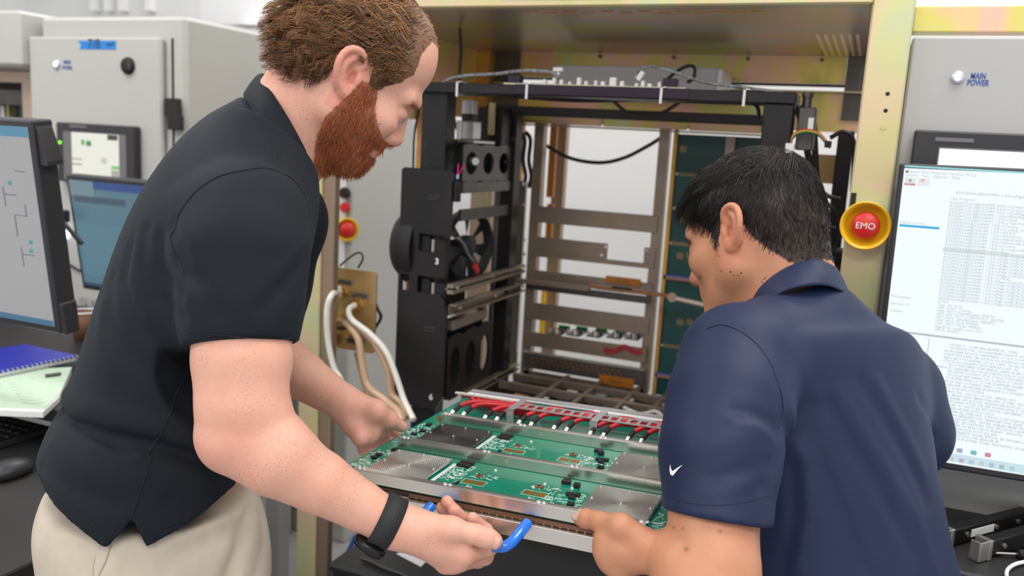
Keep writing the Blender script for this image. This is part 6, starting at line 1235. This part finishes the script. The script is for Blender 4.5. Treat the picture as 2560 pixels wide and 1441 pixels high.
def wedge(m):
    H_ = np.linalg.norm(TR-BR); a = [BR + up*H_*.985 + xd*.004, BR + up*H_*.965 - xd*.003, BR + up*H_*.82 - xd*.020, BR + up*H_*.80 - xd*.020, BR + up*H_*.80 + xd*.004]; n = len(a)
    m.add([p - nz*.006 for p in a] + [p - nz*.040 for p in a], [tuple(range(n)), tuple(range(2*n-1, n-1, -1))] + [(i, (i+1) % n, n+(i+1) % n, n+i) for i in range(n)])
part('rear_wedge', Mx['bezel'], t, wedge); part('corner_block', Mx['bezel'], t, lambda m: m.obox(BR + up*.030 - nz*.022 - xd*.003, [xd, up, nz], (.007, .032, .018), .003))
part('stand', Mx['bezel'], t, lambda m: m.box((BR[0]-.50, BR[1]+.06, .951), (BR[0]-.42, BR[1]+.09, BR[2]+.15), .004))
# second left monitor
TL = P(163, 437, 2.3); BL = onX(207, 722, TL[0]); w2 = .46; up2 = nrm(TL-BL); TR2 = TL + XX*w2; BR2 = BL + XX*w2
t2, s2, at2, xd2, up2, nz2 = monitor('monitor', 'blue-tinted monitor half hidden behind the back of the person in black', TR2, BR2, w2, None, mat('screen_blue', (.02, .02, .02), .3, emit=.40, ecol=(.18, .38, .50)), .03)
mark(s2, at2, xd2, up2, nz2, 0, .93, .80, 1, (.05, .12, .42), .5); mark(s2, at2, xd2, up2, nz2, .80, .86, 1, 1, (.28, .42, .5), .5); mark(s2, at2, xd2, up2, nz2, .55, .80, .98, .86, (.12, .20, .28), .4); mark(s2, at2, xd2, up2, nz2, .0, .0, 1, .03, (.06, .16, .28), .4); mark(s2, at2, xd2, up2, nz2, .3, .1, .97, .6, (.20, .42, .54), .42)
part('stand', Mx['bezel'], t2, lambda m: m.box((BL[0]+.18, BL[1]+.08, .955), (BL[0]+.28, BL[1]+.12, BL[2]+.1), .004))
part('arm', Mx['bezel'], t2, lambda m: m.box(P(120, 525, 2.3), P(178, 556, 2.33), .004))
cable('cable', [P(x, y, 2.15) for x, y in ((128, 520), (150, 548), (180, 582), (205, 610))], .006, Mx['rubber'], 'black cable with white plug crossing between the two left monitors'); thing('cable_plug', Mx['white_pl'], 'white plug on the cable between the two left monitors', 'plug', lambda m: m.obox(P(134, 535, 2.14), [nrm(CR+CD), nrm(CD-CR), CF], (.014, .010, .008), .002))
cable('cable', [onY(x, y, YL-.026) for x, y in ((140, 640), (170, 660), (200, 678))], .004, Mx['rubber'], 'thin black cable below the blue lamp')
thing('pilot_lamp', mat('blue_white_lamp', (.7, .85, 1), .3, emit=3.0, ecol=(.75, .88, 1)), 'glowing bluish white pilot lamp between the two left monitors', 'lamp', lambda m: m.lathe(onY(160, 584, YL-.03), V3(0, -1, 0), [(.018, -.03), (.018, .005), (.012, .010), (.0005, .012)], 20))
# ------------------------------------------------------------------ left desk
zD = .95
ld = empty('desk', (-1.9, 1.5, 0), 'black desk behind the person in black carrying papers and monitors', 'desk')
part('top', mat('black_laminate', (.022, .021, .021), .5), ld, lambda m: m.box((-3.2, 1.22, zD-.03), (-1.42, 2.0, zD), .003)); part('leg', mat('grey_leg', (.45, .45, .44), .4), ld, lambda m: m.box((-1.52, 1.34, 0), (-1.47, 1.39, zD-.031), .002)); part('leg', MATS['grey_leg'], ld, lambda m: m.box((-3.1, 1.26, 0), (-3.05, 1.31, zD-.031), .002)); part('leg', MATS['grey_leg'], ld, lambda m: m.box((-1.52, 1.9, 0), (-1.47, 1.95, zD-.031), .002)); part('modesty_panel', Mx['cream'], ld, lambda m: m.box((-3.1, 1.80, .2), (-1.53, 1.82, zD-.031)))
lo = empty('keyboard_shelf', (-1.6, 1.0, 0), 'black lower shelf with keyboard and mouse left of the person in black', 'shelf'); zK = .86
part('top', MATS['black_laminate'], lo, lambda m: m.box((-2.6, .62, zK-.03), (-1.15, 1.30, zK), .003)); part('leg', Mx['dark'], lo, lambda m: m.box((-2.5, .7, 0), (-2.45, .75, zK-.031))); part('leg', Mx['dark'], lo, lambda m: m.box((-1.23, 1.2, 0), (-1.18, 1.25, zK-.031)))
kb = empty('keyboard', onZ(20, 1110, zK), 'black computer keyboard at the left edge on the lower shelf', 'keyboard'); k0 = onZ(62, 1105, zK)
part('base', Mx['bezel'], kb, lambda m: m.box((k0[0]-.45, k0[1]-.07, zK), (k0[0], k0[1]+.07, zK+.014), .003))
for r_ in range(5):
    for c_ in range(12): part('key', Mx['chip'], kb, lambda m: m.box((k0[0]-.016-c_*.02-.008, k0[1]-.058+r_*.024, zK+.014), (k0[0]-.016-c_*.02+.008, k0[1]-.038+r_*.024, zK+.020), .002))
ms = SDF(); mq = onZ(22, 1190, zK) + V3(0, 0, .012); ms.ell(mq, (.032, .052, .020), k=.01); ms.pr.append(('plane', 's', .002, (mq - V3(0, 0, .012), V3(0, 0, -1), (mq, .2)), mq, .2)); tag(cloth('computer_mouse', ms, .004, Mx['bezel'], None, 1), 'black computer mouse below the keyboard', 'mouse')
# notebook, pad, pen
nb_ = empty('notebook', onZ(90, 900, zD), 'blue spiral notebook lying on the green paper pad', 'notebook')
zN = zD + .028; q4 = [onZ(-60, 925, zN), onZ(0, 905, zN), onZ(65, 861, zN), onZ(196, 886, zN), onZ(0, 938, zN)]
cv = [onZ(-120, 955, zN), onZ(-60, 880, zN), onZ(65, 861, zN), onZ(196, 890, zN)]
part('cover', mat('blue_cover', (.02, .03, .42), .35), nb_, lambda m: m.add(cv + [p - V3(0, 0, .003) for p in cv], [(0, 1, 2, 3), (7, 6, 5, 4), (0, 1, 5, 4), (1, 2, 6, 5), (2, 3, 7, 6), (3, 0, 4, 7)])); part('pages', Mx['white_pl'], nb_, lambda m: m.add([p - V3(0, 0, .0032) + nrm(np.mean(cv, 0)-p)*.004 for p in cv] + [p - V3(0, 0, .012) + nrm(np.mean(cv, 0)-p)*.004 for p in cv], [(0, 1, 2, 3), (7, 6, 5, 4), (0, 1, 5, 4), (1, 2, 6, 5), (2, 3, 7, 6), (3, 0, 4, 7)]))
for k in range(26): q = cv[3] + (cv[0]-cv[3])*(k+.5)/26 - V3(0, 0, .006); part('spiral_ring', Mx['alu'], nb_, lambda m: m.lathe(q, nrm(cv[0]-cv[3]), [(.0078, -.0008), (.0088, -.0008), (.0088, .0008), (.0078, .0008), (.0078, -.0008)], 12))
pd = empty('paper_pad', onZ(60, 990, zD), 'pale green writing pad with curled white edge on the desk', 'paper pad'); g4 = [onZ(-140, 1010, zD+.014), onZ(-60, 930, zD+.014), onZ(180, 918, zD+.014), onZ(150, 985, zD+.016), onZ(110, 1022, zD+.014), onZ(-60, 1015, zD+.013)]
def slab(m, P4, h): n = len(P4); m.add(P4 + [p - V3(0, 0, h) for p in P4], [tuple(range(n)), tuple(range(2*n-1, n-1, -1))] + [(i, (i+1) % n, n+(i+1) % n, n+i) for i in range(n)])
part('green_sheet', mat('green_paper', (.58, .72, .55), .8, noise=(60, (.52, .66, .50), 1)), pd, lambda m: slab(m, g4, .002)); w4 = [p - V3(0, 0, .0022) + V3(.012, -.012, 0) for p in g4]; part('white_sheets', Mx['white_pl'], pd, lambda m: slab(m, w4, .0118))
for k in range(7): part('writing', mat('pencil', (.25, .33, .28), .8), pd, lambda m: m.tube([onZ(20 + k*6, 960 + k*8, zD+.0146), onZ(60 + k*5, 962 + k*8, zD+.0146), onZ(90 + k*3, 958 + k*8, zD+.0146)], .0007, n=4, sub=3))
thing('pen', Mx['grey_dk'], 'short dark pen lying on the green writing pad', 'pen', lambda m: (m.cyl(onZ(114, 940, zD+.019), onZ(150, 935, zD+.019), .004), m.cyl(onZ(150, 935, zD+.019), onZ(154, 934.5, zD+.019), .004, .001)))
cp = empty('cup', onZ(212, 835, zD), 'brown paper cup standing on the desk behind the person in black', 'cup'); cq = onZ(213, 850, zD)
part('wall', mat('cup_brown', (.22, .10, .05), .6), cp, lambda m: m.lathe(cq, ZZ, [(.0005, 0), (.028, 0), (.036, .08), (.034, .08), (.027, .006), (.0005, .006)], 24)); part('rim', Mx['white_pl'], cp, lambda m: m.lathe(cq, ZZ, [(.035, .078), (.038, .080), (.035, .083), (.033, .080), (.035, .078)], 24))
for px, py in ((203, 765), (232, 772)):
    tp_ = thing('tap_fitting', Mx['alu'], 'small chrome fitting on the cabinet below the second monitor, %s one' % ('left' if px < 220 else 'right'), 'fitting', lambda m: (m.cyl(onY(px, py, YL-.001), onY(px, py, YL-.04), .012, n=14), m.cyl(onY(px, py, YL-.04) , onY(px, py, YL-.04) + V3(0, 0, .03), .008, n=12)))
tw = empty('computer_tower', (-1.45, .95, 0), 'black computer tower under the lower shelf with dim front panel', 'computer'); part('case', mat('tower_black', (.006, .006, .007), .6), tw, lambda m: m.box((-1.75, .70, .03), (-1.28, 1.18, .62), .006)); part('front_panel', Mx['bezel'], tw, lambda m: m.box((-1.70, .690, .08), (-1.36, .699, .58), .002)); part('badge', Mx['bezel_g'], tw, lambda m: m.box((-1.42, .687, .46), (-1.40, .689, .50)))
# ------------------------------------------------------------------ right cabinet, panel and monitor
YC = 1.66
rc = empty('control_cabinet', (.6, 1.9, 0), 'grey control cabinet lettered MAIN POWER at the right edge', 'cabinet')
part('body', Mx['creamR'], rc, lambda m: m.box((.0325, YC, 0), (1.2, YC+.5, 1.771), .004)); lamp(onY(2394, 194, YC-.0005), .0105, rc)
text('lettering', 'MAIN', .0138, onY(2445, 197, YC-.0006), XX, ZZ, Mx['blueink'], rc, 'CENTER', .0002, .00025, .68); text('lettering', 'POWER', .0138, onY(2444, 214, YC-.0006), XX, ZZ, Mx['blueink'], rc, 'CENTER', .0002, .00025, .68)
a = onY(2288, 324, YC-.03); hr = part('touch_panel', Mx['bezel'], rc, lambda m: m.box((a[0], YC-.028, 1.25), (a[0]+.42, YC-.0005, a[2]), .003)); part('maker_plate', Mx['bezel_g'], hr, lambda m: m.box(onY(2339, 343, YC-.0292), onY(2434, 357, YC-.028))); part('inner_frame', Mx['bezel_g'], hr, lambda m: m.box((onY(2345, 380, YC-.03)[0], YC-.0296, 1.27), (a[0]+.39, YC-.028, onY(2400, 370, YC-.03)[2]))); part('screen', mat('hmi_bright', (.02, .02, .02), .3, emit=1.15, ecol=(.95, .96, 1)), hr, lambda m: m.box((onY(2349, 380, YC-.03)[0], YC-.0306, 1.28), (a[0]+.38, YC-.0297, onY(2400, 374, YC-.03)[2])))
TLm = onY(2251, 393, 1.575); BLm = V3(TLm[0]+.006, 1.555, float(onY(2460, 1178, 1.556)[2])); wm = .82
tm_, sm_, am, xm, um, nm_ = monitor('monitor', 'large bright monitor listing test programs beside the person in navy', TLm + XX*wm, BLm + XX*wm, wm, None, Mx['screen_w'], .03, .008, .012)
amr = lambda a, b, h=.0016: am(1-a, b, h)
def mk(a0, b0, a1, b1, c, e, n='screen_mark'): return mark(sm_, amr, XX, um, nm_, a0, b0, a1, b1, c, e, n)
mk(0, .994, 1, 1, (.35, .75, .78), .8); mk(.003, .984, .009, .993, (.45, .32, .08), .6)
mk(.003, .942, .024, .968, (.85, .86, .88), .8); mk(.003, .942, .024, .949, (.75, .05, .05), .75); mk(.011, .953, .016, .964, (.25, .30, .32), .6); mk(.027, .942, .050, .968, (.88, .88, .88), .82); mk(.034, .955, .041, .965, (.8, .32, .05), .8)
mk(.003, .800, .078, .808, (.02, .42, .78), .85); mk(.088, .719, 1, .731, (.76, .83, .83), .85); mk(.0, .424, 1, .431, (.60, .66, .70), .72); mk(.084, 0, .0855, .424, (.6, .68, .72), .75); mk(0, .0, 1, .030, (.62, .80, .88), .85)
for k, c in enumerate([(.8, .55, .1), (.05, .35, .6), (.6, .4, .1), (.7, .1, .15), (.25, .25, .25), (.8, .65, .1), (.03, .08, .4), (.1, .4, .2), (.15, .35, .45)]): mk(.112 + k*.0185, .008, .121 + k*.0185, .023, c, .6)
for k, c in enumerate([(.3, .6, .35), (.4, .5, .6), (.2, .6, .7), (.75, .3, .4)]): mk(.135 + k*.026, .042, .146 + k*.026, .057, c, .75)
ink = mat('screen_text', (.01, .01, .01), .4, emit=.55, ecol=(.66, .74, .78)); rt_ = random.Random(4)
tails = ['Checkout-Page_TEST', 'OneConf', 'OnePage', 'MultiPageMCC', 'Task', 'Task-PulsePower', 'Curling', 'Curling_2Task', 'POD2', 'NewFuzzy', 'NewFuzzy-test', 'NewFuzzy-func', 'Curling', 'Curling-CHECKOUT', 'Page', 'Page-CHECKOUT', 'Page-CHECKOUT_100Max', 'Page-CHECKOUT_ADC', 'Page-CHECKOUT_NO_DUT', 'Page-CHECKOUT_NoPulse', 'Page-CHECKOUT_NoPulse_NO_UPT', 'Page-CHECKOUT_TESTREG', 'LONG', 'Page-CHECKOUT', 'Page-CHECKOUT_1-TestTest', 'Page-CHECKOUT_LongTest', 'Page-CHECKOUT_2-TestTest', 'Page-CHECKOUT_LongTest', 'Page-CHECKOUT_ArgTest', 'Page-CHECKOUT_ACBD-Only', 'Page-CHECKOUT_ADAPK', 'TOOL', 'Task_10-10-20', 'UPK_ITAO_Tuning', 'UPK_MCC_SimpleCheck_060722', 'UPT_NO_DUT_CHECKOUT_062720', 'UPT_MCC_SimpleCheck_060422', 'UPK_MCC_Dua_070420', 'UPK_MCC_Moda_070420', 'Sparkman_test01_cont_cw1', 'UPCA_AUDIT']
text('lettering', 'Base2 Run Program, Version 10.2.2', .0068, amr(.012, .985), XX, um, ink, sm_); text('lettering', 'System   Test   Options   Help', .0066, amr(.003, .973), XX, um, ink, sm_); text('lettering', 'Test Program', .0064, amr(.092, .902), XX, um, ink, sm_); text('lettering', 'R33GP5XXABDXXMM_1.0.0-ccPage-CHECKOUT', .0064, amr(.100, .922), XX, um, ink, sm_)
text('lettering', 'Default Lot Data', .0058, amr(.003, .812), XX, um, ink, sm_); text('lettering', 'Part Number', .0058, amr(.003, .555), XX, um, ink, sm_); text('lettering', 'Operator ID', .0058, amr(.003, .530), XX, um, ink, sm_); text('lettering', 'Unload', .0058, amr(.006, .505), XX, um, ink, sm_)
for k, tl in enumerate(tails): text('lettering', ('R33GP%sABDXXMM_%d.0.0-cc' % ('SXX' if k > 5 else 'HTOL', 1 if k > 2 else 0) if k < 31 else '') + tl, .0062, amr(.092, .888 - k*.01085), XX, um, ink, sm_)
for k in range(29): text('lettering', ' '.join(''.join(rt_.choice('0123456789ABCDEF.:') for _ in range(rt_.randint(2, 9))) for _ in range(rt_.randint(6, 10))), .0056, amr(.105 + rt_.choice((0, .01, .02)), .408 - k*.0115), XX, um, ink, sm_)
part('stand', Mx['bezel'], tm_, lambda m: (m.box((.60, 1.59, .951), (.68, 1.615, 1.20), .004), m.box((.54, 1.52, .951), (.74, 1.64, .962), .004)))
# right desk with brackets and tools
zR = .95
rd = empty('desk', (.7, 1.6, 0), 'black desk at the lower right carrying metal handle brackets', 'desk')
part('top', MATS['black_laminate'], rd, lambda m: m.box((.155, 1.385, zR-.032), (1.4, 1.655, zR), .004)); part('leg', Mx['dark'], rd, lambda m: m.box((1.3, 1.42, 0), (1.35, 1.47, zR-.033))); part('leg', Mx['dark'], rd, lambda m: m.box((.20, 1.58, 0), (.25, 1.63, zR-.033))); part('panel', MATS['grey_leg'], rd, lambda m: m.box((.17, 1.44, .2), (1.3, 1.46, zR-.033)))
def hbracket(nm, A_, B_, win):
    A_, B_ = np.asarray(A_), np.asarray(B_); d = nrm(B_-A_); sd = nrm(np.cross(ZZ, d)); L_ = np.linalg.norm(B_-A_); c = (A_+B_)/2; t = empty('handle_bracket', c - V3(0, 0, .02), nm, 'bracket', 'black handle brackets on the right desk')
    part('bar', Mx['black'], t, lambda m: m.obox(c, [d, sd, ZZ], (L_/2, .010, .0135), .002))
    for s in (-1, 1):
        e = c + d*s*(L_/2+.004); part('end_clip', Mx['steel'], t, lambda m: (m.obox(e, [d, sd, ZZ], (.004, .013, .0165), .0008), m.obox(e + d*s*.012 - sd*.010, [d, sd, ZZ], (.012, .0015, .0155), .0005), m.obox(e + d*s*.024 - sd*.002, [d, sd, ZZ], (.0015, .008, .0155), .0005)))
    side = -sd if sd@CF > 0 else sd
    for f_ in (-.32, .05, .34): q = c + d*L_*f_ + side*.010; part('screw', Mx['steel'], t, lambda m: m.cyl(q, q + side*.002, .0042, n=12))
    if win: part('label', Mx['white_pl'], t, lambda m: m.obox(c - d*L_*.13 + side*.0103, [d, sd, ZZ], (.030, .0005, .0065), .0003))
zb = zR + .0175
hbracket('black handle bracket with white label, the farther of the two', onZ(2368, 1340, zb), onZ(2560, 1290, zb), True)
hbracket('black handle bracket at the picture edge, the nearer of the two', onZ(2462, 1368, zb), onZ(2640, 1318, zb), False)
sdv = empty('screwdriver', onZ(2520, 1385, zR), 'small screwdriver with dark handle on the right desk', 'screwdriver'); part('blade', Mx['nickel'], sdv, lambda m: m.cyl(onZ(2478, 1383, zR+.008), onZ(2546, 1386, zR+.008), .0018)); part('handle', Mx['dark'], sdv, lambda m: m.cyl(onZ(2545, 1386, zR+.0085), onZ(2640, 1390, zR+.0085), .0075, n=12))
cable('cable', [onZ(x, y, zR+.006) for x, y in ((2600, 1402), (2560, 1406), (2535, 1413), (2520, 1424), (2516, 1436), (2518, 1446))], .0030, Mx['white_pl'], 'white cable curling off the edge of the right desk')
# ------------------------------------------------------------------ wristwatch
def watch():
    a = P(985, 1312, 1.002); d = nrm(P(1040, 1330, 1.004)-P(900, 1265, .995)); t = empty('wristwatch', a, 'black wristwatch with woven strap on the right wrist of the person in black', 'watch')
    c = P(968, 1303, 1.000); n = nrm(np.cross(d, CF)); n = n if n@CD > 0 else -n; f = np.cross(d, n)
    def ring(m):
        K = 36; V = []
        for i in range(K):
            th = 2*math.pi*i/K; r_ = n*math.cos(th)*1.03 + f*math.sin(th)
            for (w_, h_) in ((-.0125, .0282), (.0125, .0272), (.0125, .0302), (-.0125, .0314)): V.append(c + d*w_ + r_*h_)
        m.add(V, [(i*4+j, i*4+(j+1) % 4, ((i+1) % K)*4+(j+1) % 4, ((i+1) % K)*4+j) for i in range(K) for j in range(4)], True)
    part('strap', mat('woven_black_strap', (.018, .018, .019), .7, bump=(500, .4)), t, ring)
    q = c + nrm(n*.92 - f*.1 - d*.15)*.030; w_ = nrm(n*.92 - d*.12); part('case', mat('black_watch_case', (.012, .012, .013), .3, .3), t, lambda m: m.lathe(q, w_, [(.0005, -.002), (.018, -.002), (.0205, .001), (.0205, .006), (.018, .009), (.0005, .0092)], 28)); part('bezel_ring', Mx['chip'], t, lambda m: m.lathe(q, w_, [(.0175, .0088), (.0190, .0096), (.0178, .0104), (.0165, .0096), (.0175, .0088)], 28))
watch()

man_a()
man_b()
